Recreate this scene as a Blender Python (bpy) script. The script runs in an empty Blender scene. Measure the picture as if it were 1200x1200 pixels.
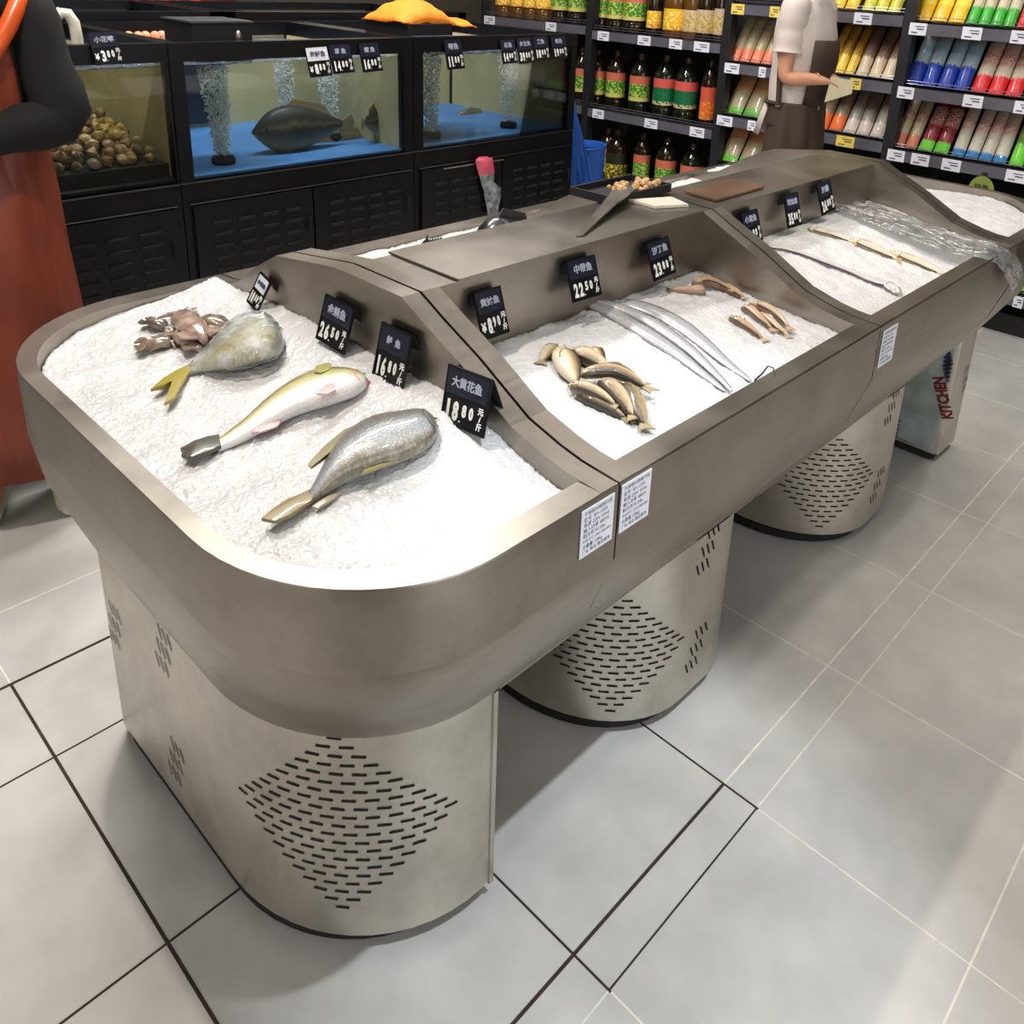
import bpy, bmesh, math, random
from mathutils import Vector, Matrix, noise
random.seed(7)
SC = bpy.context.scene
COL = SC.collection
PI = math.pi

# ------------------------------------------------------------------ camera
YAW, PITCH, ROLL = -2.29397901 + PI, .332432964, -.0519492098
FPX, CX, CY, CAMZ = 1019.75, 669.848, 319.896, 1.62
def cam_axes():
    cy, sy, cp, sp, cr, sr = math.cos(YAW), math.sin(YAW), math.cos(PITCH), math.sin(PITCH), math.cos(ROLL), math.sin(ROLL)
    f = Vector((sy*cp, cy*cp, -sp)); r = Vector((cy, -sy, 0)); d = f.cross(r)
    return r*cr + d*sr, -r*sr + d*cr, f
RX, DN, FW = cam_axes()
CAM = Vector((0, 0, CAMZ))
def at(px, py, ax, val):
    d = RX*((px-CX)/FPX) + DN*((py-CY)/FPX) + FW
    i = 'xyz'.index(ax); t = (val-CAM[i])/d[i]
    return CAM + d*t
cd = bpy.data.cameras.new('camera'); cam = bpy.data.objects.new('camera', cd); COL.objects.link(cam)
m = Matrix((RX, -DN, -FW)).transposed().to_4x4(); m.translation = CAM
cam.matrix_world = m
cd.sensor_fit = 'HORIZONTAL'; cd.sensor_width = 36; cd.lens = FPX/1200*36
cd.shift_x = -(CX-600)/1200; cd.shift_y = (CY-600)/1200
cd.clip_start = .02; cd.clip_end = 60
SC.camera = cam
SC.view_settings.view_transform = 'Standard'; SC.view_settings.look = 'None'
SC.view_settings.gamma = 1; SC.view_settings.exposure = 0

# ------------------------------------------------------------------ materials
def lin(c):
    return tuple(((x/255)/12.92 if x/255 <= .04045 else ((x/255+.055)/1.055)**2.4) for x in c)
class N:
    def __init__(s, name):
        s.m = bpy.data.materials.new(name); s.m.use_nodes = True
        s.t = s.m.node_tree; s.b = s.t.nodes['Principled BSDF']; s.out = s.t.nodes['Material Output']
    def n(s, typ, **k):
        x = s.t.nodes.new(typ)
        for a, v in k.items():
            if a in x.inputs.keys(): x.inputs[a].default_value = v
            else: setattr(x, a, v)
        return x
    def l(s, a, b): s.t.links.new(a, b)
    def ramp(s, fac, stops, interp='LINEAR'):
        r = s.n('ShaderNodeValToRGB'); e = r.color_ramp.elements; r.color_ramp.interpolation = interp
        while len(e) < len(stops): e.new(.5)
        for i, (p, c) in enumerate(stops):
            e[i].position = p; e[i].color = tuple(c)+(1,) if len(c) == 3 else c
        s.l(fac, r.inputs[0]); return r.outputs[0]
    def noise(s, scale, detail=3, coord='Object', vec=None, stretch=None, rough=.5):
        nz = s.n('ShaderNodeTexNoise'); nz.inputs['Scale'].default_value = scale; nz.inputs['Detail'].default_value = detail
        nz.inputs['Roughness'].default_value = rough
        if vec is None: vec = s.n('ShaderNodeTexCoord').outputs[coord]
        if stretch:
            mp = s.n('ShaderNodeMapping'); mp.inputs['Scale'].default_value = stretch; s.l(vec, mp.inputs[0]); vec = mp.outputs[0]
        s.l(vec, nz.inputs['Vector']); return nz.outputs['Fac']
    def bump(s, h, strength=.3, dist=.002):
        b = s.n('ShaderNodeBump'); b.inputs['Strength'].default_value = strength; b.inputs['Distance'].default_value = dist
        s.l(h, b.inputs['Height']); s.l(b.outputs[0], s.b.inputs['Normal']); return b
def mat(name, col, rough=.5, metal=0, var=.12, nscale=20, bump=0, bscale=60, trans=0, emit=None, estr=0, spec=.5, coat=0, alpha=1):
    k = N(name); c = lin(col)
    if var:
        f = k.noise(nscale, 4)
        k.l(k.ramp(f, [(.3, tuple(x*(1-var) for x in c)), (.7, tuple(min(1, x*(1+var)) for x in c))]), k.b.inputs['Base Color'])
    else: k.b.inputs['Base Color'].default_value = c+(1,)
    k.b.inputs['Roughness'].default_value = rough; k.b.inputs['Metallic'].default_value = metal
    k.b.inputs['Specular IOR Level'].default_value = spec
    if coat: k.b.inputs['Coat Weight'].default_value = coat; k.b.inputs['Coat Roughness'].default_value = .08
    if bump: k.bump(k.noise(bscale, 4), bump, .003)
    if trans: k.b.inputs['Transmission Weight'].default_value = trans
    if alpha < 1: k.b.inputs['Alpha'].default_value = alpha
    if emit: k.b.inputs['Emission Color'].default_value = lin(emit)+(1,); k.b.inputs['Emission Strength'].default_value = estr
    return k.m
def clear_mat(name, tint, gloss=.12, rough=.03, bump=0, bscale=30, haze=0, hazecol=(220, 225, 225)):
    k = N(name); k.t.nodes.remove(k.b)
    tr = k.n('ShaderNodeBsdfTransparent'); tr.inputs[0].default_value = lin(tint)+(1,)
    gl = k.n('ShaderNodeBsdfGlossy'); gl.inputs['Roughness'].default_value = rough
    if bump:
        b = k.n('ShaderNodeBump'); b.inputs['Strength'].default_value = bump; b.inputs['Distance'].default_value = .01
        k.l(k.noise(bscale, 4), b.inputs['Height']); k.l(b.outputs[0], gl.inputs['Normal'])
    fr = k.n('ShaderNodeFresnel'); fr.inputs[0].default_value = 1.4
    ma = k.n('ShaderNodeMath', operation='MULTIPLY'); ma.inputs[1].default_value = gloss*8; ma.use_clamp = True
    k.l(fr.outputs[0], ma.inputs[0])
    mx = k.n('ShaderNodeMixShader'); k.l(ma.outputs[0], mx.inputs[0]); k.l(tr.outputs[0], mx.inputs[1]); k.l(gl.outputs[0], mx.inputs[2])
    o = mx.outputs[0]
    if haze:
        df = k.n('ShaderNodeBsdfDiffuse'); df.inputs[0].default_value = lin(hazecol)+(1,)
        m2 = k.n('ShaderNodeMixShader')
        hr = k.ramp(k.noise(bscale*.6, 4), [(.35, (haze*.3,)*3), (.7, (min(1, haze*1.6),)*3)])
        k.l(hr, m2.inputs[0]); k.l(o, m2.inputs[1]); k.l(df.outputs[0], m2.inputs[2]); o = m2.outputs[0]
    k.l(o, k.out.inputs[0]); return k.m

def steel_mat(name, col, rough=.3, stretch=(2, 2, 160)):
    k = N(name); c = lin(col)
    tc = k.n('ShaderNodeTexCoord').outputs['Object']
    br = k.noise(1.5, 5, vec=tc, stretch=stretch); sm = k.noise(5, 5, vec=tc, rough=.65)
    k.l(k.ramp(sm, [(.3, tuple(x*.74 for x in c)), (.5, tuple(x*.97 for x in c)), (.72, tuple(min(1, x*1.16) for x in c))]), k.b.inputs['Base Color'])
    k.b.inputs['Metallic'].default_value = 1
    mx = k.n('ShaderNodeMath', operation='MULTIPLY_ADD'); k.l(br, mx.inputs[0]); mx.inputs[1].default_value = .22; mx.inputs[2].default_value = rough-.11
    m3 = k.n('ShaderNodeMath', operation='MULTIPLY_ADD'); k.l(sm, m3.inputs[0]); m3.inputs[1].default_value = .24; k.l(mx.outputs[0], m3.inputs[2])
    k.l(m3.outputs[0], k.b.inputs['Roughness']); k.bump(br, .12, .0006); return k.m
STEEL = steel_mat('brushed steel', (157, 149, 139), .23)
STEEL_LIT = steel_mat('brushed steel upright grain lit tone', (200, 195, 185), .24, (90, 90, 2))  # same steel as STEEL; brighter light on the pedestals painted into its colour
SLOT = mat('dark slot', (14, 13, 12), .9, var=0)
BLACK = mat('black painted metal', (14, 14, 17), .34, var=.3, nscale=9, spec=.35)
BLACKM = mat('matt black', (14, 14, 15), .75, var=.2)
RUBBER = mat('black rubber', (18, 18, 18), .8, var=0)
WHITEP = mat('white paper', (214, 216, 222), .6, var=.04)
INK = mat('blue black ink', (52, 56, 92), .7, var=0)
WHITEINK = mat('white figures', (236, 236, 232), .5, var=0)
GREYINK = mat('pale grey figures', (168, 172, 190), .5, var=0)
CARD = mat('dark blue name card', (30, 33, 50), .3, var=.5, nscale=120)

# ------------------------------------------------------------------ mesh helpers
class MB:
    def __init__(s): s.v = []; s.f = []; s.uv = []; s.mi = []; s.cur = 0
    def add(s, verts, faces, uvs=None):
        o = len(s.v); s.v += [tuple(x) for x in verts]; s.uv += (uvs if uvs else [(0, 0)]*len(verts))
        for f in faces: s.f.append(tuple(i+o for i in f)); s.mi.append(s.cur)
        return s
    def box(s, x0, y0, z0, x1, y1, z1, M=None):
        v = [Vector((x, y, z)) for z in (z0, z1) for y in (y0, y1) for x in (x0, x1)]
        if M: v = [M@p for p in v]
        return s.add(v, [(0, 2, 3, 1), (4, 5, 7, 6), (0, 1, 5, 4), (2, 6, 7, 3), (0, 4, 6, 2), (1, 3, 7, 5)],
                     [(i & 1, (i >> 2) & 1) for i in range(8)])
    def prism(s, poly, d, M=None):   # poly: list of Vector (3d, convex or simple), d: extrusion Vector
        n = len(poly); d = Vector(d); v = [Vector(p) for p in poly]+[Vector(p)+d for p in poly]
        if M: v = [M@p for p in v]
        return s.add(v, [tuple(range(n))[::-1], tuple(range(n, 2*n))]+[(i, (i+1) % n, n+(i+1) % n, n+i) for i in range(n)])
    def rings(s, rings, close=True, caps=(True, True), uvs=None, loop=True):
        n = len(rings[0]); v = [p for r in rings for p in r]; f = []
        for i in range(len(rings)-1):
            for j in range(n if loop else n-1):
                a = i*n+j; b = i*n+(j+1) % n; f.append((a, b, b+n, a+n))
        if caps[0]: f.append(tuple(range(n))[::-1])
        if caps[1]: f.append(tuple(range((len(rings)-1)*n, len(rings)*n)))
        return s.add(v, f, uvs)
    def tube(s, pts, r, n=8, M=None):
        pts = [Vector(p) for p in pts]; R = []
        rr = r if isinstance(r, (list, tuple)) else [r]*len(pts)
        up = Vector((0, 0, 1)); pu = None
        for i, p in enumerate(pts):
            t = (pts[min(i+1, len(pts)-1)]-pts[max(i-1, 0)]).normalized()
            if pu is None: pu = t.orthogonal().normalized()
            pu = (pu - t*pu.dot(t)); pu = pu.normalized() if pu.length > 1e-6 else t.orthogonal().normalized()
            w = t.cross(pu)
            R.append([p+(pu*math.cos(a)+w*math.sin(a))*rr[i] for a in (2*PI*k/n for k in range(n))])
        if M: R = [[M@q for q in r_] for r_ in R]
        return s.rings(R)
    def lathe(s, prof, c=(0, 0, 0), n=16, sy=1, M=None):
        c = Vector(c); R = []; uv = []
        for i, (r, z) in enumerate(prof):
            q = [c+Vector((r*math.cos(2*PI*k/n), r*sy*math.sin(2*PI*k/n), z)) for k in range(n)]
            R.append([M@x for x in q] if M else q); uv += [(k/n, z) for k in range(n)]
        return s.rings(R, uvs=uv)
    def ball(s, c, r, n=8, M=None):
        if not isinstance(r, (tuple, list)): r = (r, r, r)
        c = Vector(c); R = []
        for i in range(n+1):
            a = PI*i/n; q = [c+Vector((r[0]*max(.02, math.sin(a))*math.cos(2*PI*k/(n+4)), r[1]*max(.02, math.sin(a))*math.sin(2*PI*k/(n+4)), -r[2]*math.cos(a))) for k in range(n+4)]
            R.append([M@x for x in q] if M else q)
        return s.rings(R)
    def build(s, name, mats, parent=None, smooth=True, angle=40, loc=None):
        me = bpy.data.meshes.new(name)
        if loc is not None:
            L = Vector(loc); vs = [tuple(Vector(p)-L) for p in s.v]
        else: vs = s.v
        me.from_pydata(vs, [], s.f); me.update()
        uvl = me.uv_layers.new(name='UVMap')
        for lp in me.loops: uvl.data[lp.index].uv = s.uv[lp.vertex_index]
        for mm in (mats if isinstance(mats, (list, tuple)) else [mats]): me.materials.append(mm)
        for p, i in zip(me.polygons, s.mi): p.material_index = i
        bm = bmesh.new(); bm.from_mesh(me); bmesh.ops.recalc_face_normals(bm, faces=bm.faces)
        if smooth:
            for f in bm.faces: f.smooth = True
            for e in bm.edges:
                if len(e.link_faces) == 2 and e.calc_face_angle(0) > math.radians(angle): e.smooth = False
        bm.to_mesh(me); bm.free()
        o = bpy.data.objects.new(name, me); COL.objects.link(o)
        if loc is not None and parent is None: o.location = loc
        elif loc is not None: o.location = Vector(loc)
        if parent:
            o.parent = parent
            if loc is None: o.matrix_parent_inverse = Matrix()
        return o
def pfix(o, parent):      # keep world placement of a mesh given in world coordinates under a moved/rotated parent
    o.parent = parent; o.matrix_parent_inverse = parent_world(parent).inverted(); return o
def parent_world(p):
    m = Matrix.Translation(p.location) @ p.rotation_euler.to_matrix().to_4x4()
    return (parent_world(p.parent)@p.matrix_parent_inverse@m) if p.parent else m
def tag(o, label, cat=None, group=None, kind=None):
    if label: o['label'] = label
    if cat: o['category'] = cat
    if group: o['group'] = group
    if kind: o['kind'] = kind
    return o
def thing(name, label, cat, loc=(0, 0, 0), group=None, rot=0):
    o = bpy.data.objects.new(name, None); o.empty_display_size = .05; COL.objects.link(o); o.location = loc; o.rotation_euler = (0, 0, rot)
    return tag(o, label, cat, group)
def struct(o): o['kind'] = 'structure'; return o
def part(mb, name, mats, par, label=None, smooth=True, angle=40):   # geometry given in world coords
    o = mb.build(name, mats, None, smooth, angle); pfix(o, par)
    if label: o['label'] = label
    return o
def lpart(mb, name, mats, par, label=None, smooth=True, angle=40):   # geometry given in parent's coords
    o = mb.build(name, mats, par, smooth, angle)
    if label: o['label'] = label
    return o
def copy_tree(o, parent=None):
    c = o.copy(); COL.objects.link(c)
    if parent: c.parent = parent; c.matrix_parent_inverse = o.matrix_parent_inverse.copy()
    for ch in [x for x in bpy.data.objects if x.parent == o]: copy_tree(ch, c)
    return c
_tc = {}
def text_mb(body, size, sx=1.0, bold=0.0, align='CENTER'):
    """outline of a word as flat faces centred on the origin (x right, y up)"""
    key = (body, size, sx, bold, align)
    if key in _tc: return _tc[key]
    cu = bpy.data.curves.new('lettering', 'FONT'); cu.body = body; cu.size = size; cu.align_x = align; cu.align_y = 'CENTER'
    cu.offset = bold; cu.resolution_u = 2; cu.extrude = .0004
    ob = bpy.data.objects.new('lettering', cu); COL.objects.link(ob)
    dg = bpy.context.evaluated_depsgraph_get(); dg.update()
    me = bpy.data.meshes.new_from_object(ob.evaluated_get(dg))
    v = [Vector((p.co.x*sx, p.co.y, p.co.z)) for p in me.vertices]; f = [tuple(p.vertices) for p in me.polygons]
    bpy.data.objects.remove(ob); bpy.data.curves.remove(cu); bpy.data.meshes.remove(me)
    _tc[key] = (v, f); return v, f
def add_text(mb, body, size, M, sx=1.0, bold=0.0, align='CENTER'):
    v, f = text_mb(body, size, sx, bold, align); mb.add([M@p for p in v], f); return mb

# ------------------------------------------------------------------ floor
def floor_mat():
    k = N('grey stone tile'); tc = k.n('ShaderNodeTexCoord').outputs['Object']
    a = k.noise(1.6, 6, vec=tc, rough=.6); b = k.noise(9, 5, vec=tc)
    mx = k.n('ShaderNodeMath', operation='MULTIPLY_ADD'); k.l(b, mx.inputs[0]); mx.inputs[1].default_value = .35; k.l(a, mx.inputs[2])
    k.l(k.ramp(mx.outputs[0], [(.5, lin((168, 166, 163))), (.85, lin((196, 193, 188)))]), k.b.inputs['Base Color'])
    k.l(k.ramp(a, [(.35, (.3,)*3), (.65, (.46,)*3)]), k.b.inputs['Roughness'])
    k.b.inputs['Specular IOR Level'].default_value = .45
    k.bump(k.noise(40, 4, vec=tc), .05, .002); return k.m
xs = [.353+.4766*i for i in range(-9, 12)]
ys = [-3.2, -2.85, -2.45, -1.95, -1.45, -.94, -.385, .131, .564, .645, 1.162, 1.696, 1.975, 2.253, 2.77, 3.29, 3.8, 4.3, 4.8, 5.3, 5.8]
b = MB(); b.box(-4.2, -3.6, -.05, 6.2, 6.2, 0)
floor = struct(b.build('floor', floor_mat(), smooth=False))
DARKG = mat('dark dirty grout', (48, 36, 26), .9, var=.3, nscale=30)
PALEG = mat('pale grout', (212, 206, 192), .8, var=.12, nscale=30)
WPATCH = lambda x, y: None
dg_, pg_ = MB(), MB()
def grout(ax, c, a0, a1, w, dark):
    g = dg_ if dark else pg_; h = w/2
    if ax == 'x': g.box(c-h, a0, -.001, c+h, a1, .0006+.0001*dark)
    else: g.box(a0, c-h, -.001, a1, c+h, .0005+.0001*dark)
for x in xs:
    dk = x < .4
    if abs(x-.353) < .01: grout('x', x, .0, 1.975, .006, 1); grout('x', x, 1.975, 5.8, .004, 0); grout('x', x, -3.4, 0, .006, 1)
    elif x < .3: grout('x', x, -3.4, 5.8, .005, 1)
    elif x < 1.4:
        grout('x', x, -3.4, .56, .0035, False); grout('x', x, .56, 1.3, .0045, 1); grout('x', x, 1.3, 5.8, .004, 0)
    else: grout('x', x, -3.4, 5.8, .0035, 0)
for y in ys:
    if abs(y-1.975) < .01: grout('y', y, -4, .9, .0085, 1); grout('y', y, .9, 6, .004, 0)
    elif y in (1.696, 1.162): grout('y', y, -4, .9, .0045, 1); grout('y', y, .9, 6, .004, 0)
    elif abs(y-.645) < .01: grout('y', y, -4, 1.305, .0065, 1); grout('y', y, 1.305, 6, .0045, 0)
    elif abs(y-.564) < .01: grout('y', y, -4, .83, .0025, 0); grout('y', y, .83, 1.305, .0035, 1); grout('y', y, 1.305, 6, .003, 0)
    else: grout('y', y, -4, 6, .004, 0)
g = dg_.build('dark_grout', DARKG, floor, False); g['label'] = 'dark grout lines'
g = pg_.build('pale_grout', PALEG, floor, False); g['label'] = 'pale grout lines'

# ------------------------------------------------------------------ the steel ice counter
XA, S12, S23, S34, XE = .348, .80, 1.62, 2.50, 3.15
YF, YB, YK0, YK1 = .602, 1.688, 1.02, 1.20
ZR, ZF, ZS, ZP, ZT = .985, .867, .484, .045, 1.136
def outline(xs_, x0, yf, yb, rf, rb, n=14):
    """plan path from the seam xs_ along the front, round the end x0 and back to the seam"""
    sg = 1 if x0 < xs_ else -1; P = []
    rfx, rfy = rf; rbx, rby = rb
    for i in range(6): P.append((xs_+(x0+sg*rfx-xs_)*i/6, yf))
    for i in range(n+1):
        a = PI/2*i/n; P.append((x0+sg*rfx*(1-math.sin(a)), yf+rfy*(1-math.cos(a))))
    for i in range(1, 6): P.append((x0, yf+rfy+(yb-rby-yf-rfy)*i/6))
    for i in range(n+1):
        a = PI/2*i/n; P.append((x0+sg*rbx*(1-math.cos(a)), yb-rby*(1-math.sin(a))))
    for i in range(1, 7): P.append((x0+sg*rbx+(xs_-x0-sg*rbx)*i/6, yb))
    return P
def path_s(P):
    s = [0]
    for a, b_ in zip(P, P[1:]): s.append(s[-1]+math.dist(a, b_))
    return s
def on_path(P, S, s):
    s = max(0, min(S[-1]-1e-6, s))
    for i in range(len(S)-1):
        if S[i+1] >= s: break
    t = (s-S[i])/(S[i+1]-S[i]+1e-9); a, b_ = Vector(P[i]), Vector(P[i+1])
    p = a.lerp(b_, t); d = (b_-a).normalized(); return p, d
def near_s(P, S, q):
    best = min(range(int(S[-1]/.004)), key=lambda i: (on_path(P, S, i*.004)[0]-Vector(q)).length); return best*.004
def slot(mb, P, S, s, z, L, w=.0032, slant=0.0, vertical=False, out=1):
    """a capsule cut-out draped on the wall following path P"""
    n = 8; loop = []
    for i in range(n):
        a = 2*PI*i/n; u = math.cos(a)*w/2; v = math.sin(a)*w/2
        if vertical: v += (L/2-w/2)*(1 if v > 1e-9 or (abs(v) <= 1e-9 and i == 0) else -1); u += slant*v
        else: u += (L/2-w/2)*(1 if math.cos(a) > 0 else -1)
        p, d = on_path(P, S, s+u); nrm = Vector((d.y, -d.x))*out
        loop.append((p.x+nrm.x*.0012, p.y+nrm.y*.0012, z+v))
    inner = [(x, y, zz) for x, y, zz in loop]
    mb.add(inner, [tuple(range(n))])
def diamond(mbs, P, S, sc, zc, out, half=11, pz=.0185, ps=.0185, L=.0242):
    mb = MB(); mbs.append(mb)
    for r in range(-(half-1), half):
        k = half-abs(r)
        for i in range(k): slot(mb, P, S, sc+(i-(k-1)/2)*ps*2, zc-r*pz, L, out=out, w=.0050)
def group9(mbs, P, S, s, z, out):
    mb = MB(); mbs.append(mb)
    for r in range(3):
        for c in range(3): slot(mb, P, S, s+(c-1)*.019+(r-1)*.014, z+(1-r)*.040, .031, .0052, .38, True, out)
def top_profile():
    a = [(.604, .9853), (.63, .9865), (.669, .989), (.709, .996), (.773, 1.013), (.818, 1.037), (.879, 1.07), (.963, 1.108), (1.02, ZT), (YK1, ZT)]
    return a+[(YB-(y-YF)*.82, z) for y, z in a[7::-1]]
def plate(x0, x1, mb):      # divider panel between two beds
    pr = top_profile(); poly = [(x0, pr[0][0], .93)]+[(x0, y, z) for y, z in pr]+[(x0, pr[-1][0], .93)]
    mb.prism([Vector(p) for p in poly], (x1-x0, 0, 0)); return mb

def end_unit(sx, x0, rf, rb, pedx, prf, prb, label, px_panel, near):
    t = thing('ice_counter', label, 'fish counter', ((sx+x0)/2, 1.14, 0), group=None)
    sg = 1 if x0 < sx else -1
    rim = outline(sx, x0, YF, YB, rf, rb); inn = outline(sx, x0+sg*.027, YF+.041, YB-.045, (rf[0]-.027, rf[1]-.041), (rb[0]-.027, rb[1]-.041))
    sk = outline(sx, pedx, .823, 1.69, prf, prb)
    mid = [((a[0]*.84+b_[0]*.16), (a[1]*.84+b_[1]*.16)) for a, b_ in zip(rim, sk)]
    lip = [((a[0]*.96+b_[0]*.04), (a[1]*.96+b_[1]*.04)) for a, b_ in zip(rim, inn)]
    mb = MB()
    secs = [(inn, .90), (inn, ZR-.0015), (inn, ZR), (lip, ZR), (rim, ZR-.003), (rim, ZF+.002), (rim, ZF-.004), (mid, .762), (sk, ZS)]
    mb.rings([[(p[0], p[1], z) for p in P] for P, z in secs], caps=(False, False), loop=False)
    part(mb, 'tray_rim', STEEL, t, angle=30)
    mb = MB(); pp = inn; n = len(pp)
    mb.add([(p[0], p[1], .90) for p in pp], [tuple(range(n))]); mb.add([(p[0], p[1], ZS) for p in sk], [tuple(range(n))])
    part(mb, 'tray_base', STEEL, t, smooth=False)
    return t, sk, sg
def ped(t, P, slots_fn, out, panel=None, zb=ZP, ztop=ZS):
    mb = MB(); mb.rings([[(p[0], p[1], z) for p in P] for z in (ztop, (ztop+zb)/2, zb)], caps=(False, False), loop=panel is None)
    pd = part(mb, 'pedestal', STEEL_LIT, t, angle=35)
    mbs = []; slots_fn(mbs)
    for q in mbs: part(q, 'vent_slots', SLOT, pd, 'black ventilation slots', smooth=False)
    c = Vector((sum(p[0] for p in P)/len(P), sum(p[1] for p in P)/len(P)))
    mb = MB(); Q = [c+(Vector(p)-c)*.93 for p in P]
    mb.rings([[(p[0], p[1], z) for p in Q] for z in (zb+.01, .006)]); part(mb, 'plinth', RUBBER, t, 'black recessed base')
    return pd
# near end unit -----------------------------------------------------
t1, sk, sg = end_unit(S12-.0015, XA, (.235, .27), (.25, .27), .475, (.30, .335), (.06, .06),
    'rounded steel end unit of the fish counter, with two whole fish and four price tags', .8, True)
S_ = path_s(sk); sc_ = near_s(sk, S_, (.553, .93))
def sl(mb):
    diamond(mb, sk, S_, sc_, .298, -1)
    for q, z in (((.476, 1.355), .425), ((.476, 1.365), .155), ((.476, 1.60), .33)): group9(mb, sk, S_, near_s(sk, S_, q), z, -1)
ped(t1, sk, sl, -1, panel=1)
mb = MB(); mb.box(S12-.022, .826, ZP, S12-.0015, 1.69, ZS); mb.box(S12-.010, .820, ZP-.004, S12-.0005, .832, ZS)
part(mb, 'end_panel', STEEL_LIT, t1, smooth=False)
mb = plate(.764, S12-.0025, MB()); part(mb, 'divider', STEEL, t1, angle=12)
for x, y in ((.72, .90), (.55, 1.1), (.56, 1.6), (.73, 1.6)):
    mb = MB(); mb.tube([(x, y-.012, .022), (x, y+.012, .022)], .021, 14); part(mb, 'caster', RUBBER, t1)
# far end unit ------------------------------------------------------
t4, sk4, sg4 = end_unit(S34+.0015, XE, (.47, .30), (.40, .30), 3.17, (.05, .05), (.05, .05),
    'far rounded end unit of the steel fish counter, ice bed empty of fish', 2.98, False)
P4 = [(2.98, 1.69), (2.98, .84), (2.99, .825), (3.14, .823), (3.165, .83), (3.172, .86), (3.172, 1.69)]
S4 = path_s(P4)
def sl(mb): group9(mb, P4, S4, near_s(P4, S4, (3.12, .823)), .30, 1)
pd4 = ped(t4, P4, sl, 1, zb=.035)
FILM = mat('pale protective film', (168, 180, 176), .32, var=.25, nscale=12)
mb = MB(); mb.box(2.9775, .84, .05, 2.9795, 1.4, .478); fl = part(mb, 'film_sheet', FILM, t4, 'pale green protective film with red lettering', smooth=False)
REDINK = mat('dark red print', (120, 22, 34), .5, var=0)
def yz_mat(x, y, z, roll=0, facing=-1):   # text plane facing -x (reads towards -y)
    M = Matrix(((0, 0, -1, x), (-1, 0, 0, y), (0, 1, 0, z), (0, 0, 0, 1))); return M@Matrix.Rotation(roll, 4, 'Z')
mb = MB(); add_text(mb, 'KITCHEN', .056, yz_mat(2.976, .843, .262, math.radians(113)), .66, .0022); part(mb, 'red_lettering', REDINK, fl, smooth=False)
mb = MB()
for i, (y, z) in enumerate(((1.02, .34), (.85, .42), (.99, .14), (1.08, .12))):
    for j in range(5): add_text(mb, '不锈钢厨具', .017, yz_mat(2.976, y, z-j*.016, math.radians(113)), .8, .0003)
part(mb, 'small_print', INK, fl, smooth=False)
mb = plate(S34+.0025, S34+.042, MB()); part(mb, 'divider', STEEL, t4, angle=12)
mb = MB(); mb.tube([(3.07, .90, .022), (3.07, .93, .022)], .021, 14); part(mb, 'caster', RUBBER, t4)

# side units --------------------------------------------------------
def side_unit(x0, x1, px0, px1, label, name_i):
    t = thing('ice_counter', label, 'fish counter', ((x0+x1)/2, 1.14, 0))
    x0 += .0015; x1 -= .0015
    for sgn in (0, 1):
        def Y(y): return y if not sgn else YB-(y-YF)
        prof = [(YF+.041, .90), (YF+.041, ZR), (YF+.002, ZR), (YF, ZR-.003), (YF, ZF), (YF+.036, .762), (.823, ZS)]
        if sgn: prof[-1] = (YF+.05, ZS)
        mb = MB(); n = 6
        mb.rings([[(x0+(x1-x0)*i/n, Y(y), z) for i in range(n+1)] for y, z in prof], caps=(False, False), loop=False)
        part(mb, 'tray_rim', STEEL, t, angle=20)
    mb = MB(); mb.box(x0, YF+.04, .895, x1, YB-.04, .90)
    mb.box(x0+.004, .823, ZS-.004, x1-.004, 1.64, ZS)
    for xx in (x0+.001, x1-.003):
        mb.prism([Vector(p) for p in ((xx, YF+.002, ZR-.004), (xx, YF+.002, ZF), (xx, YF+.037, .763), (xx, .824, ZS), (xx, YB-.05, ZS), (xx, YB-.036, .763), (xx, YB-.002, ZF), (xx, YB-.002, ZR-.004), (xx, YB-.05, .90), (xx, YF+.05, .90))], (.002, 0, 0))
    part(mb, 'tray_base', STEEL, t, smooth=False)
    mb = MB(); mb.box(x0+.034, YK0, .90, x1-.034, YK1, ZT-.001); part(mb, 'backsplash', STEEL, t, smooth=False)
    if name_i == 2: mb = MB(); mb.box(x0+.075, YK0-.003, ZT, x1-.036, YK1+.006, ZT+.004); part(mb, 'ledge_cap', STEEL, t, smooth=False)
    mb = plate(x0+.001, x0+.036, MB()); part(mb, 'divider', STEEL, t, angle=12)
    mb = plate(x1-.036, x1-.001, MB()); part(mb, 'divider', STEEL, t, angle=12)
    P = outline(px1-.05, px0, .823, 1.60, (.25, .32), (.2, .2), 12); P = [(px1, 1.60), (px1, .87), (px1-.012, .835)]+P
    Q = [(p[0], p[1]) for p in P]; SS = path_s(Q); sc = near_s(Q, SS, ((px0+.085), .895))
    def sl(mb):
        diamond(mb, Q, SS, sc, .232, -1, half=10, pz=.0175, ps=.018)
        for q, z in (((px1-.13, .823), .436), ((px1-.13, .823), .165), ((px1, .93), .40), ((px1, .93), .18)): group9(mb, Q, SS, near_s(Q, SS, q), z, -1)
    ped(t, Q, sl, -1)
    for x, y in ((px1-.1, .92), (px1-.1, 1.5), (px0+.1, 1.15)):
        mb = MB(); mb.tube([(x, y-.012, .022), (x, y+.012, .022)], .021, 14); part(mb, 'caster', RUBBER, t)
    return t
t2 = side_unit(S12, S23, 1.135, 1.565, 'steel fish counter unit holding the heap of small fish and ribbonfish', 2)
t3 = side_unit(S23, S34, 2.12, 2.545, 'steel fish counter unit holding the eel and flat pale fish', 3)

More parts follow.
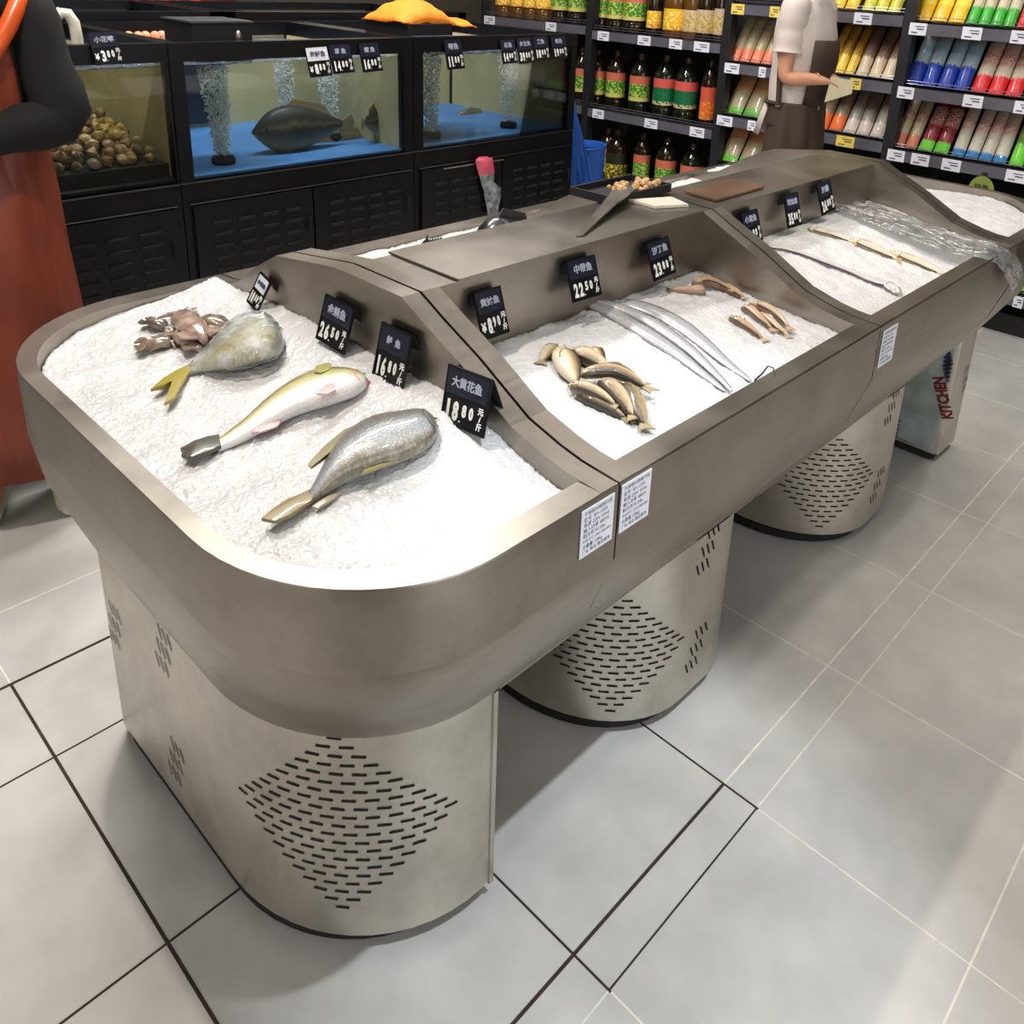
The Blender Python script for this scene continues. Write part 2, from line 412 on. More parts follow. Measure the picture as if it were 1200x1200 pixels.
# specification stickers on the fascia ------------------------------
def sticker(x0, x1, z0, z1, label):
    t = thing('specification_sticker', label, 'sticker', ((x0+x1)/2, YF-.001, z0))
    mb = MB(); mb.box(x0, YF-.0022, z0, x1, YF-.0008, z1); part(mb, 'paper_sheet', WHITEP, t, smooth=False)
    mb = MB(); h = z1-z0; w = x1-x0
    F = lambda x, z: Matrix(((1, 0, 0, x), (0, 0, -1, YF-.0024), (0, 1, 0, z), (0, 0, 0, 1)))
    for i, (s, k) in enumerate((('不锈钢冰鲜展示柜', .0085), ('型号  BX-1250', .006), ('电源 220V 50Hz', .006), ('输入功率 480W', .006), ('制冷剂 R134a', .006), ('外形尺寸 1250×900×850', .0045), ('总重量 128kg', .0055), ('厂址 电话 售后服务', .0055))):
        v, f = text_mb(s, 1, 1, 0, 'LEFT'); wid = max(p.x for p in v); sc = min(k*1.25, w*.86/wid)
        mb.add([F(x0+w*.07, z1-h*(.1+i*.115))@(p*sc) for p in v], f)
    part(mb, 'printed_text', INK, t, smooth=False)
sticker(.7235, .7885, .905, .977, 'white printed specification sheet on the near end unit, left of the seam')
sticker(.8035, .868, .905, .980, 'white printed specification sheet just past the first seam, under the small fish')
sticker(1.635, 1.705, .888, .970, 'white printed specification sheet farther along the fascia, past the second seam')

# ------------------------------------------------------------------ crushed ice
def ice_mat():
    k = N('crushed ice'); tc = k.n('ShaderNodeTexCoord').outputs['Object']
    a = k.noise(140, 5, vec=tc); b_ = k.noise(14, 4, vec=tc)
    v = k.n('ShaderNodeTexVoronoi'); v.inputs['Scale'].default_value = 170; k.l(tc, v.inputs['Vector'])
    k.l(k.ramp(b_, [(.3, lin((190, 190, 191))), (.7, lin((208, 207, 207)))]), k.b.inputs['Base Color'])
    k.b.inputs['Roughness'].default_value = .28; k.b.inputs['Specular IOR Level'].default_value = .6
    ad = k.n('ShaderNodeMath', operation='ADD'); k.l(a, ad.inputs[0]); k.l(v.outputs['Distance'], ad.inputs[1])
    k.bump(ad.outputs[0], .42, .0035); return k.m
ICE = ice_mat()
def sst(a, b_, x): t = max(0, min(1, (x-a)/(b_-a))); return t*t*(3-2*t)
def ice_z1(x, y):
    e = .06*sst(.64, .93, y)*(1-.25*sst(1.3, 1.64, y)); f = sst(.37, .76, x)
    return .951+.004*sst(.37, .5, x)+e*(.12+.88*max(0, (x-.4)/.363)**2.2)
def ice_z2(x, y): return .972+.028*sst(.64, 1.02, y)-.012*sst(1.3, 1.58, x)*(1-sst(.9, 1.02, y))
def ice_z3(x, y): return .962+.062*sst(.64, 1.02, y)
def ice_z4(x, y): return .955+.01*math.sin(y*9)+.03*sst(3.1, 2.6, x)
def ice_zb(x, y): return .975+.03*sst(1.55, 1.22, y)
def rough(x, y, k=1):
    p = Vector((x, y, 0))
    return k*(.0040*noise.noise(p*22)+.0020*noise.noise(p*90)+.0020*noise.noise(p*260)+random.uniform(-.0009, .0009))
def ice_bed(name, label, yy, xfun, zf, res=.0048, loc=(0, 0, 0)):
    ny = int((yy[1]-yy[0])/res); vs = []; fs = []
    nx = int(max((xfun(yy[0]+(yy[1]-yy[0])*j/ny)[1]-xfun(yy[0]+(yy[1]-yy[0])*j/ny)[0]) for j in range(ny+1))/res)
    for j in range(ny+1):
        y = yy[0]+(yy[1]-yy[0])*j/ny; a, b_ = xfun(y)
        for i in range(nx+1):
            x = a+(b_-a)*i/nx; vs.append((x, y, zf(x, y)+rough(x, y)))
    for j in range(ny):
        for i in range(nx): q = j*(nx+1)+i; fs.append((q, q+1, q+nx+2, q+nx+1))
    # border skirt downwards
    mb = MB(); mb.add(vs, fs); o = len(vs)
    bd = [i for i in range(nx+1)]+[j*(nx+1)+nx for j in range(1, ny+1)]+[ny*(nx+1)+i for i in range(nx-1, -1, -1)]+[j*(nx+1) for j in range(ny-1, 0, -1)]
    low = [(vs[i][0], vs[i][1], .903) for i in bd]; k = len(bd); mb.v += low; mb.uv += [(0, 0)]*k
    for i in range(k): mb.f.append((bd[i], bd[(i+1) % k], o+(i+1) % k, o+i)); mb.mi.append(0)
    mb.f.append(tuple(range(o, o+k))); mb.mi.append(0)
    ob = mb.build(name, ICE, angle=180); tag(ob, label, 'ice', kind='stuff'); return ob
def x1f(y):
    yf, yb, rx, ry = YF+.043, YB-.047, .208, .229; x0 = XA+.029; rbx, rby = .223, .229
    if y < yf+ry: c = (yf+ry-y)/ry; x = x0+rx*(1-math.sqrt(max(0, 1-c*c)))
    elif y > yb-rby: c = (y-(yb-rby))/rby; x = x0+rbx*(1-math.sqrt(max(0, 1-c*c)))
    else: x = x0
    return (x, .763)
ice_bed('crushed_ice', 'bright white crushed ice in the rounded near end bed', (YF+.044, YB-.048), x1f, ice_z1, .0042)
ice_bed('crushed_ice', 'crushed ice around the heap of small fish and the ribbonfish', (YF+.042, YK0-.001), lambda y: (S12+.038, S23-.038), ice_z2, .005)
ice_bed('crushed_ice', 'crushed ice around the eel, below the third divider', (YF+.042, YK0-.001), lambda y: (S23+.038, S34-.038), ice_z3, .006)
def x4f(y):
    yf, yb, rx, ry = YF+.043, YB-.047, .44, .26; x0 = XE-.03
    if y < yf+ry: c = (yf+ry-y)/ry; x = x0-rx*(1-math.sqrt(max(0, 1-c*c)))
    elif y > yb-ry: c = (y-(yb-ry))/ry; x = x0-rx*(1-math.sqrt(max(0, 1-c*c)))
    else: x = x0
    return (S34+.044, x)
ice_bed('crushed_ice', 'bare crushed ice in the far rounded end bed', (YF+.044, YB-.048), x4f, ice_z4, .009)
ice_bed('crushed_ice', 'strip of ice behind the ledge, under the dark fish', (YK1+.008, YB-.043), lambda y: (S12+.038, S23-.038), ice_zb, .008)
ice_bed('crushed_ice', 'strip of ice behind the ledge, beyond the black tray', (YK1+.008, YB-.043), lambda y: (S23+.038, S34-.038), ice_zb, .010)
# ------------------------------------------------------------------ price tags
def price_tag(bl, br, tl, zb, plane, name, price, label, unit='元/斤', white=False, lean=True, yen=False, cat='price tag', group='price tags'):
    """bl, br: bottom corners (on the ice at height zb); tl: top corner on the given plane"""
    pb = (plane[0], plane[1]-(.022 if plane[0] == 'x' else .026)); A, B_, C_ = at(*bl, *pb), at(*br, *pb), at(*tl, *plane)
    u = B_-A; w = u.length; u.normalize(); v = C_-A; v -= u*v.dot(u); h = v.length; v.normalize(); n = u.cross(v)
    M = Matrix((u, v, n)).transposed().to_4x4(); M.translation = A
    o = bpy.data.objects.new('price_tag', None); o.empty_display_size = .03; COL.objects.link(o); o.matrix_world = M; tag(o, label, cat, group)
    def lp(mb, nm, mt, par=o, lab=None):
        x = mb.build(nm, mt, None, False); x.parent = par
        if lab: x['label'] = lab
        return x
    mb = MB(); e = .0028
    mb.box(0, 0, -.003, w, h, 0); mb.box(0, 0, 0, e, h, .0012); mb.box(w-e, 0, 0, w, h, .0012); mb.box(0, h-e, 0, w, h, .0012); mb.box(0, 0, 0, w, e, .0012); mb.box(e, h*.50, 0, w-e, h*.52, .0010)
    fr = lp(mb, 'front_plate', BLACK)
    mb = MB(); mb.box(e, h*.53, .0002, w-e, h-e, .0008)
    nc = lp(mb, 'name_card', WHITEP if white else CARD, fr, 'white and pale blue name card' if white else None)
    mb = MB(); s = min(h*.22, w*.70/max(1, len(name)))
    add_text(mb, name, s, Matrix.Translation((w*.5, h*.74, .0016)), 1, .0004); lp(mb, 'name_lettering', INK if white else GREYINK, fr)
    mb = MB(); big, sm = price.split('.'); x = w*.08
    if yen: add_text(mb, '¥', h*.26, Matrix.Translation((w*.12, h*.24, .0012)), .75, .0008); x = w*.20
    def dig(ch, cx, cy, hh, ww, bo):      # one figure fitted to a cell
        v, f = text_mb(ch, .05, 1, bo)
        x0 = min(p.x for p in v); x1 = max(p.x for p in v); y0 = min(p.y for p in v); y1 = max(p.y for p in v)
        kx = ww/(x1-x0) if ch != '1' else ww*.45/(x1-x0); ky = hh/(y1-y0)
        mb.add([Vector(((p.x-(x0+x1)/2)*kx+cx, (p.y-(y0+y1)/2)*ky+cy, .0014+p.z)) for p in v], f)
    n0 = len(big); cw = w*(.15 if n0 > 1 else .17)
    for i, ch in enumerate(big): dig(ch, (w*.15 if n0 > 1 else w*.34)+i*w*.175, h*.26, h*.34, cw*.88, .0022)
    for i, ch in enumerate(sm): dig(ch, w*(.52+.16*i), h*.31, h*.22, w*.095, .0022)
    mb.box(w*.425, h*.10, .0006, w*.45, h*.125, .0016)
    for i, ch in enumerate(unit): add_text(mb, ch, h*.13, Matrix.Translation((w*.88, h*(.40-.13*i), .0012)), 1, .0004)
    lp(mb, 'price_figures', WHITEINK, fr)
    if lean:   # second leg of the tent, standing back against the steel
        zt = h*v.z; mb = MB(); k = h*.96
        back = Vector((0, h-.002, -.003)); d = (M.to_3x3().inverted()@Vector((0, 0, -1))); off = Vector((0, 0, -1))*.028
        p0 = back; p1 = back+d*(zt*.8)+off
        mb.add([p0, p0+Vector((w, 0, 0)), p1+Vector((w, 0, 0)), p1, p0+Vector((0, 0, -.002)), p0+Vector((w, 0, -.002)), p1+Vector((w, 0, -.002)), p1+Vector((0, 0, -.002))],
               [(0, 1, 2, 3), (7, 6, 5, 4), (0, 4, 5, 1), (1, 5, 6, 2), (2, 6, 7, 3), (3, 7, 4, 0)]); lp(mb, 'back_plate', BLACKM)
    return o
DV1 = ('x', .752); BS = ('y', YK0-.012)
price_tag((289, 353), (301, 366), (310, 323), 1.0, DV1, '小米鱼', '18.80', 'price tag with a white card lying askew behind the yellow-tailed fish', white=True)
price_tag((370, 396), (403, 416), (384, 345), 1.0, DV1, '金鲳鱼', '26.50', 'black price tag reading 26.50 against the first divider')
price_tag((436, 440), (471, 459), (455, 380), .998, DV1, '鲈  鱼', '16.80', 'black price tag reading 16.80 against the first divider')
price_tag((516, 492), (566, 514), (534, 429), .992, DV1, '大黄花鱼', '18.80', 'scratched black price tag reading 18.80 above the head of the largest fish')
price_tag((566, 400), (597, 389), (544, 347), .978, BS, '黄姑鱼', '8.90', 'black price tag reading ¥8.90 at the corner of the second bed', yen=True)
price_tag((672, 355), (705, 345), (665, 306), .994, BS, '中带鱼', '22.50', 'black price tag reading 22.50 behind the ribbonfish')
price_tag((767, 330), (792, 319), (752, 288), 1.0, BS, '沙丁鱼', '23.80', 'black price tag reading 23.80 near the little brown fish')
price_tag((875, 288), (894, 281), (862, 252), 1.012, BS, '小黄鱼', '19.80', 'black price tag half hidden behind the second divider')
price_tag((924, 268), (940, 263), (917, 229), 1.02, BS, '鱿鱼须', '35.80', 'black price tag reading 35.80 in the third bed')
price_tag((964, 253), (979, 245), (960, 215), 1.02, BS, '海鳗', '26.80', 'black price tag reading 26.80, last along the third backsplash')

# ------------------------------------------------------------------ fish
def smooth_list(L, n):
    L = [Vector(p) for p in L]; out = []
    for i in range(n+1):
        t = i/n*(len(L)-1); k = min(int(t), len(L)-2); f = t-k
        p0 = L[max(k-1, 0)]; p1 = L[k]; p2 = L[k+1]; p3 = L[min(k+2, len(L)-1)]
        out.append(.5*((2*p1)+(p2-p0)*f+(2*p0-5*p1+4*p2-p3)*f*f+(3*p1-p0-3*p2+p3)*f**3))
    return out
def fish_mat(name, stops, rough=.25, scales=0, sc_amt=.25, spots=None, nscale=60, coat=.4, head=None):
    k = N(name); uv = k.n('ShaderNodeUVMap').outputs[0]; sp = k.n('ShaderNodeSeparateXYZ'); k.l(uv, sp.inputs[0])
    nz = k.noise(nscale, 4); ma = k.n('ShaderNodeMath', operation='MULTIPLY_ADD'); k.l(nz, ma.inputs[0]); ma.inputs[1].default_value = .22
    sb = k.n('ShaderNodeMath', operation='SUBTRACT'); k.l(sp.outputs[1], sb.inputs[0]); sb.inputs[1].default_value = .11; k.l(sb.outputs[0], ma.inputs[2])
    col = k.ramp(ma.outputs[0], [(p, lin(c)) for p, c in stops])
    if head:
        hr = k.ramp(sp.outputs[0], [(.0, (1,)*3), (head[0], (.75,)*3), (head[0]+.05, (0,)*3)])
        mx = k.n('ShaderNodeMix', data_type='RGBA'); k.l(hr, mx.inputs[0]); k.l(col, mx.inputs[6]); mx.inputs[7].default_value = lin(head[1])+(1,); col = mx.outputs[2]
    if scales:
        v = k.n('ShaderNodeTexVoronoi'); mp = k.n('ShaderNodeMapping'); mp.inputs['Scale'].default_value = (scales, scales*.42, 1); k.l(uv, mp.inputs[0]); k.l(mp.outputs[0], v.inputs['Vector']); v.inputs['Scale'].default_value = 1
        r = k.ramp(v.outputs['Distance'], [(.1, (1+sc_amt,)*3), (.6, (1-sc_amt*1.6,)*3)])
        mx = k.n('ShaderNodeMix', data_type='RGBA', blend_type='MULTIPLY'); mx.inputs[0].default_value = 1; k.l(col, mx.inputs[6]); k.l(r, mx.inputs[7]); col = mx.outputs[2]
        k.bump(v.outputs['Distance'], .35, .001)
    k.l(col, k.b.inputs['Base Color']); k.b.inputs['Roughness'].default_value = rough; k.b.inputs['Coat Weight'].default_value = coat; k.b.inputs['Coat Roughness'].default_value = .1
    return k.m
EYEW = mat('fish eye rim', (196, 186, 150), .2, var=0, coat=.5); EYEB = mat('fish pupil', (10, 10, 12), .1, var=0, coat=.8)
def on(px, py, zf, h=.012):
    z = 1.0
    for _ in range(12):
        p = at(px, py, 'z', z); z = z*.4+.6*(zf(p.x, p.y)+h)
    return at(px, py, 'z', z)
class Fish:
    def __init__(s, name, label, cat, dorsal, ventral, z, th, material, n=26, lift=0, sink=.25, group=None, thp=None, m=14):
        D = smooth_list(dorsal, n); V = smooth_list(ventral, n); s.D, s.V = D, V; s.z = z
        s.C = [(a+b_)/2 for a, b_ in zip(D, V)]; s.H = [(a-b_)*.5 for a, b_ in zip(D, V)]
        mxh = max(h.length for h in s.H); R = []; uv = []; s.T = []
        for i in range(n+1):
            t = i/n; hh = s.H[i].length
            f = hh/mxh; tk = th*(f**.75)*(1 if thp is None else thp(t)); s.T.append(tk)
            zc = (z(s.C[i].x, s.C[i].y) if callable(z) else z)+lift+tk*(1-2*sink)*.5
            s.C[i].z = zc; ring = []
            for j in range(m):
                a = 2*PI*j/m; ca, sa = math.cos(a), math.sin(a)
                ca2 = math.copysign(abs(ca)**.9, ca)
                p = s.C[i]+Vector((s.H[i].x, s.H[i].y, 0))*ca2*.96; p.z = zc+sa*tk*.5
                ring.append(p); uv.append((t, (ca+1)/2))
            R.append(ring)
        tip = sum(R[0], Vector())/m-(R[1][0]-R[0][0])*.02
        R0 = [p.lerp(tip, .55) for p in R[0]]; R = [R0]+R; uv = uv[:m]+uv
        c = sum((r[0] for r in R), Vector())/len(R)
        s.root = thing(name, label, cat, (s.C[n//2].x, s.C[n//2].y, s.C[n//2].z-s.T[n//2]*.5), group)
        mb = MB(); mb.rings(R, uvs=uv); s.body = part(mb, 'body', material, s.root, angle=80); s.n = n
    def top(s, t, v):      # point on the upper skin; v: -1 ventral .. 1 dorsal
        f = max(0, min(s.n-.001, t*s.n)); i = int(f); k = f-i
        C = s.C[i].lerp(s.C[i+1], k); H = s.H[i].lerp(s.H[i+1], k); T = s.T[i]*(1-k)+s.T[i+1]*k
        p = C+Vector((H.x, H.y, 0))*v; p.z = C.z+T*.5*math.sqrt(max(0, 1-(v*.98)**2)); return p
    def eye(s, t, v, r):
        p = s.top(t, v); mb = MB(); mb.ball(p+Vector((0, 0, -.15*r)), (r, r, r*.45), 6); e = part(mb, 'eye', EYEW, s.root)
        mb = MB(); mb.ball(p+Vector((0, 0, .12*r)), (r*.6, r*.6, r*.3), 6); part(mb, 'pupil', EYEB, e)
    def line(s, pts, r, material, name='gill_cover'):
        mb = MB(); mb.tube([s.top(t, v)+Vector((0, 0, .0002)) for t, v in pts], r, 6); part(mb, name, material, s.root)
    def fin(s, name, pts, material, z=None, th=.0016, label=None, ridge=True):   # pts world xy polygon (outline)
        zc = z if z is not None else sum(p[2] for p in pts)/len(pts)+.003
        mb = MB(); c = sum((Vector(p) for p in pts), Vector())/len(pts); n = len(pts)
        top = [Vector((p[0], p[1], zc+th*.3)) for p in pts]; bot = [Vector((p[0], p[1], zc-th*.5)) for p in pts]
        uv = [(0, 0), (0, 0)]+[((i/n), 1) for i in range(n)]*2
        mb.add([Vector((c.x, c.y, zc+th)), Vector((c.x, c.y, zc-th))]+top+bot,
               [(0, 2+i, 2+(i+1) % n) for i in range(n)]+[(1, 2+n+(i+1) % n, 2+n+i) for i in range(n)]+[(2+i, 2+n+i, 2+n+(i+1) % n, 2+(i+1) % n) for i in range(n)], uv)
        return part(mb, name, material, s.root, label, angle=60)
def fin_mat(name, c1, c2, rough=.35):
    k = N(name); w = k.n('ShaderNodeTexWave'); w.inputs['Scale'].default_value = 170; w.inputs['Distortion'].default_value = 6
    k.l(k.n('ShaderNodeTexCoord').outputs['Object'], w.inputs['Vector'])
    k.l(k.ramp(w.outputs['Fac'], [(.2, lin(c1)), (.8, lin(c2))]), k.b.inputs['Base Color']); k.b.inputs['Roughness'].default_value = rough; k.b.inputs['Coat Weight'].default_value = .3
    k.bump(w.outputs['Fac'], .1, .0006); return k.m
def P2(pts, z, h=.010): return [on(x, y, ice_z1, h) for x, y in pts]
GILL = mat('dark gill line', (84, 78, 66), .5, var=0)  # dark line laid along gill covers and mouths

# the large croaker
M1 = fish_mat('croaker skin', [(0, (134, 128, 108)), (.05, (170, 164, 144)), (.14, (190, 190, 188)), (.3, (160, 164, 170)), (.5, (132, 132, 130)), (.8, (116, 108, 96)), (1, (84, 80, 70))], .28, 95, .20, head=(.17, (92, 86, 76)))
z = 1.0
f = Fish('croaker', 'largest fish, grey scaly croaker with a tan tail in front of tag 18.80', 'fish',
    P2([(513, 496), (504, 487), (490, 484), (468, 489), (437, 497), (408, 514), (388, 536), (371, 562), (360, 577)], z),
    P2([(514, 503), (512, 516), (502, 532), (480, 546), (445, 558), (410, 568), (388, 577), (372, 583), (362, 586)], z), ice_z1, .056, M1, n=34, sink=.12, m=20)
f.fin('tail_fin', P2([(364, 574), (352, 581), (338, 587), (322, 599), (307, 613), (322, 616), (340, 608), (353, 598), (366, 588)], z-.01), fin_mat('tan tail', (112, 98, 66), (158, 140, 98)), th=.006, label='tan spread tail fin')
f.fin('dorsal_fin', P2([(470, 493), (466, 489), (440, 494), (405, 512), (380, 538), (362, 562), (366, 566), (388, 540), (412, 517), (440, 500)], z), fin_mat('croaker fin', (124, 120, 98), (160, 150, 104)), z=f.C[17].z, th=.005)
f.fin('anal_fin', P2([(402, 570), (392, 580), (372, 594), (366, 592), (372, 586), (385, 577)], z), fin_mat('croaker anal fin', (150, 140, 128), (190, 182, 150)), z=f.C[-5].z-.004, th=.004)
f.fin('pelvic_fin', P2([(466, 549), (458, 553), (440, 562), (424, 569), (428, 562), (450, 553)], z), fin_mat('croaker pelvic fin', (126, 120, 84), (166, 156, 100)), z=f.C[14].z-.008, th=.004)
f.line([(.19, .78), (.235, .4), (.24, 0), (.21, -.45), (.16, -.78)], .0013, GILL); f.eye(.075, .34, .0055)
f.line([(.004, -.1), (.03, -.35), (.055, -.5)], .0011, GILL, 'mouth')
# the perch
M2 = fish_mat('perch skin', [(0, (226, 222, 222)), (.35, (230, 226, 220)), (.52, (206, 200, 150)), (.72, (146, 140, 84)), (1, (80, 80, 60))], .2, 120, .08, head=(.035, (206, 110, 122)))
f = Fish('sea_perch', 'slim white-bellied fish with a dark tail and pink mouth below tag 26.50', 'fish',
    P2([(431, 441), (424, 436), (408, 433), (385, 434), (360, 440), (335, 453), (310, 471), (285, 492), (262, 508), (250, 514)], z),
    P2([(431, 446), (427, 455), (415, 466), (395, 475), (370, 482), (345, 489), (318, 500), (293, 511), (270, 520), (256, 525)], z), ice_z1, .042, M2, n=34, sink=.15, m=18)
DT = fin_mat('dark tail', (58, 56, 48), (98, 94, 78))
f.fin('tail_fin', P2([(257, 511), (243, 514), (228, 520), (212, 530), (218, 533), (213, 537), (225, 540), (243, 533), (259, 524)], z-.01), DT, th=.008, label='dark grey tail fin')
f.fin('pectoral_fin', P2([(389, 440), (382, 441), (371, 447), (369, 455), (377, 456), (388, 449)], z+.02), fin_mat('olive fin', (120, 120, 52), (168, 164, 84)), z=f.top(.24, .3).z+.001, th=.002, label='olive rounded pectoral fin')
PINKF = fin_mat('pink fin', (214, 150, 150), (236, 196, 190))
f.fin('anal_fin', P2([(331, 492), (322, 495), (303, 503), (295, 511), (308, 509), (325, 501)], z-.01), PINKF, th=.004, label='pink anal fin')
f.fin('pelvic_fin', P2([(393, 462), (383, 468), (372, 482), (384, 481), (394, 474)], z), PINKF, z=f.C[8].z+.012, th=.004, label='pink pelvic fin')
PINK = mat('raw pink flesh', (216, 96, 116), .3, var=.2, coat=.4)
mb = MB(); p = f.top(.035, .15); mb.ball(p+Vector((0, 0, -.010)), (.007, .006, .007), 8); part(mb, 'snout', PINK, f.root, 'raw pink snout')
f.line([(.15, .7), (.19, .3), (.195, -.1), (.16, -.6)], .0010, mat('pink gill', (206, 120, 120), .4, var=0)); f.line([(.0, -.1), (.04, -.35), (.075, -.4)], .0009, GILL, 'mouth'); f.eye(.09, .45, .0042)
# the wrapped golden fish
M3 = fish_mat('golden fish skin', [(0, (214, 206, 166)), (.25, (196, 178, 72)), (.5, (150, 146, 118)), (.75, (176, 168, 90)), (1, (122, 120, 96))], .25, 70, .2, nscale=90, head=(.10, (104, 104, 100)))
f = Fish('golden_fish', 'deep-bodied fish wrapped in clear film, with a forked yellow tail', 'fish',
    P2([(332, 396), (326, 386), (312, 380), (292, 381), (273, 389), (256, 402), (240, 415), (226, 425), (217, 430)], z),
    P2([(333, 403), (331, 414), (320, 426), (300, 433), (277, 437), (256, 437), (241, 434), (229, 434), (218, 436)], z), ice_z1, .058, M3, n=30, sink=.08, m=18)
YT = fin_mat('yellow tail', (128, 116, 34), (170, 156, 60))
f.fin('tail_fin', P2([(224, 425), (208, 435), (192, 446), (177, 461), (190, 457), (203, 450), (199, 464), (193, 478), (205, 470), (213, 452), (222, 437)], z-.01), YT, th=.006, label='forked yellow tail fin')
f.eye(.10, .35, .0055); f.line([(.17, .75), (.22, .2), (.20, -.4), (.14, -.8)], .0012, GILL)
FILMC = clear_mat('cling film', (246, 248, 250), .16, .12, .9, 60, .28)
def film_shell(par, C, H, T, name='film_wrap', k=1.12, m=20, amp=.0035, z0=None, mt=None, label='clear crumpled cling film', caps=True):
    R = []
    for i, (c, h, t) in enumerate(zip(C, H, T)):
        r = []
        for j in range(m):
            a = 2*PI*j/m; p = c+Vector((h.x, h.y, 0))*math.cos(a)*k+Vector((0, 0, math.sin(a)*t*.5*k+(.002)))
            d = noise.noise(p*45)*amp+noise.noise(p*130)*amp*.6
            p += (p-c).normalized()*d; r.append(p)
        R.append(r)
    mb = MB(); mb.rings(R, caps=(caps, caps)); return part(mb, name, mt or FILMC, par, label, angle=25)
ext = [(f.C[0]*2-f.C[4]).copy()]; e0 = f.C[0]+(f.C[0]-f.C[2])*1.2
Cs = [e0]+f.C[::2]; Hs = [f.H[1]*.8]+[h*1.0 for h in f.H[::2]]; Ts = [f.T[1]]+[max(t, .012) for t in f.T[::2]]
film_shell(f.root, Cs, Hs, Ts, amp=.006)

# squid
def blob_mat(name, c1, c2, c3, sc=60, rough=.2):
    k = N(name); k.l(k.ramp(k.noise(sc, 5), [(.3, lin(c1)), (.5, lin(c2)), (.7, lin(c3))]), k.b.inputs['Base Color'])
    k.b.inputs['Roughness'].default_value = rough; k.b.inputs['Coat Weight'].default_value = .7; k.b.inputs['Coat Roughness'].default_value = .06
    k.bump(k.noise(sc*2, 4), .35, .002); return k.m
SQ = [blob_mat('squid skin pale', (92, 80, 68), (130, 112, 94), (160, 144, 126)), blob_mat('squid skin dark', (56, 48, 44), (90, 78, 66), (130, 112, 92)), blob_mat('squid skin rosy', (108, 88, 78), (150, 126, 112), (178, 160, 148))]
def squid(label, head, tail, w, lift, mi, seed, ntent=7, group='squid in the near bed'):
    rnd = random.Random(seed); z0 = 1.0
    a, b_ = on(*head, ice_z1, lift+w*.5), on(*tail, ice_z1, lift+w*.4); d = b_-a; d.z = 0; L = d.length; d.normalize(); nrm = Vector((-d.y, d.x, 0))
    ctr = (a+b_)/2; zz = ice_z1(ctr.x, ctr.y)+lift
    t = thing('squid', label, 'squid', (ctr.x, ctr.y, zz), group)
    prof = [(0, .55), (.08, .8), (.25, 1), (.5, .97), (.75, .72), (.92, .36), (1, .08)]
    R = []
    for s_, r in prof:
        c = a+d*L*s_; c.z = zz+w*.55*r+.004*math.sin(s_*5+seed); ring = []
        for j in range(14):
            an = 2*PI*j/14; p = c+nrm*math.cos(an)*w*r+Vector((0, 0, math.sin(an)*w*r*.6))
            p += (p-c).normalized()*(noise.noise(p*60+Vector((seed, 0, 0)))*.007); ring.append(p)
        R.append(ring)
    mb = MB(); mb.rings(R); part(mb, 'mantle', SQ[mi], t, angle=80)
    mb = MB()
    for sg in (1, -1):
        q = [a+d*L*u+nrm*sg*v for u, v in ((.6, w*.5), (.72, w*1.25), (.88, w*1.3), (1.0, w*.3))]
        mb.prism([Vector((p.x, p.y, zz+w*.45)) for p in q], (0, 0, .003))
    part(mb, 'fins', SQ[mi], t)
    for k in range(ntent):
        an = (k/(ntent-1)-.5)*1.6; p = a.copy(); p.z = zz+w*.4; pts = []
        ll = rnd.uniform(.035, .06); cur = rnd.uniform(-1.5, 1.5)
        for i in range(6):
            pts.append(p.copy()); an += cur*.22; dr = (-d*math.cos(an)+nrm*math.sin(an)); p = p+dr*ll/5; p.z = max(zz-.002, p.z-.002)
        mb = MB(); mb.tube(pts, [.005, .0045, .004, .0032, .0024, .001], 7); part(mb, 'tentacle', SQ[(mi+1) % 3 if k % 3 == 0 else mi], t)
    return t
squid('pinkish grey squid lying highest in the squid heap, tentacles toward the back rim', (212, 366), (240, 398), .027, .012, 2, 3)
squid('dark thin squid at the back of the squid heap', (196, 383), (168, 376), .013, .004, 1, 5)
squid('brownish squid at the end of the heap nearest the rounded rim', (200, 398), (157, 407), .021, .001, 0, 8)
squid('squid with a yellowish head between the heap and price tag with white card', (236, 376), (272, 384), .021, .003, 0, 12)
squid('small rosy squid crossing the front of the squid heap', (208, 392), (236, 408), .018, .004, 2, 21)

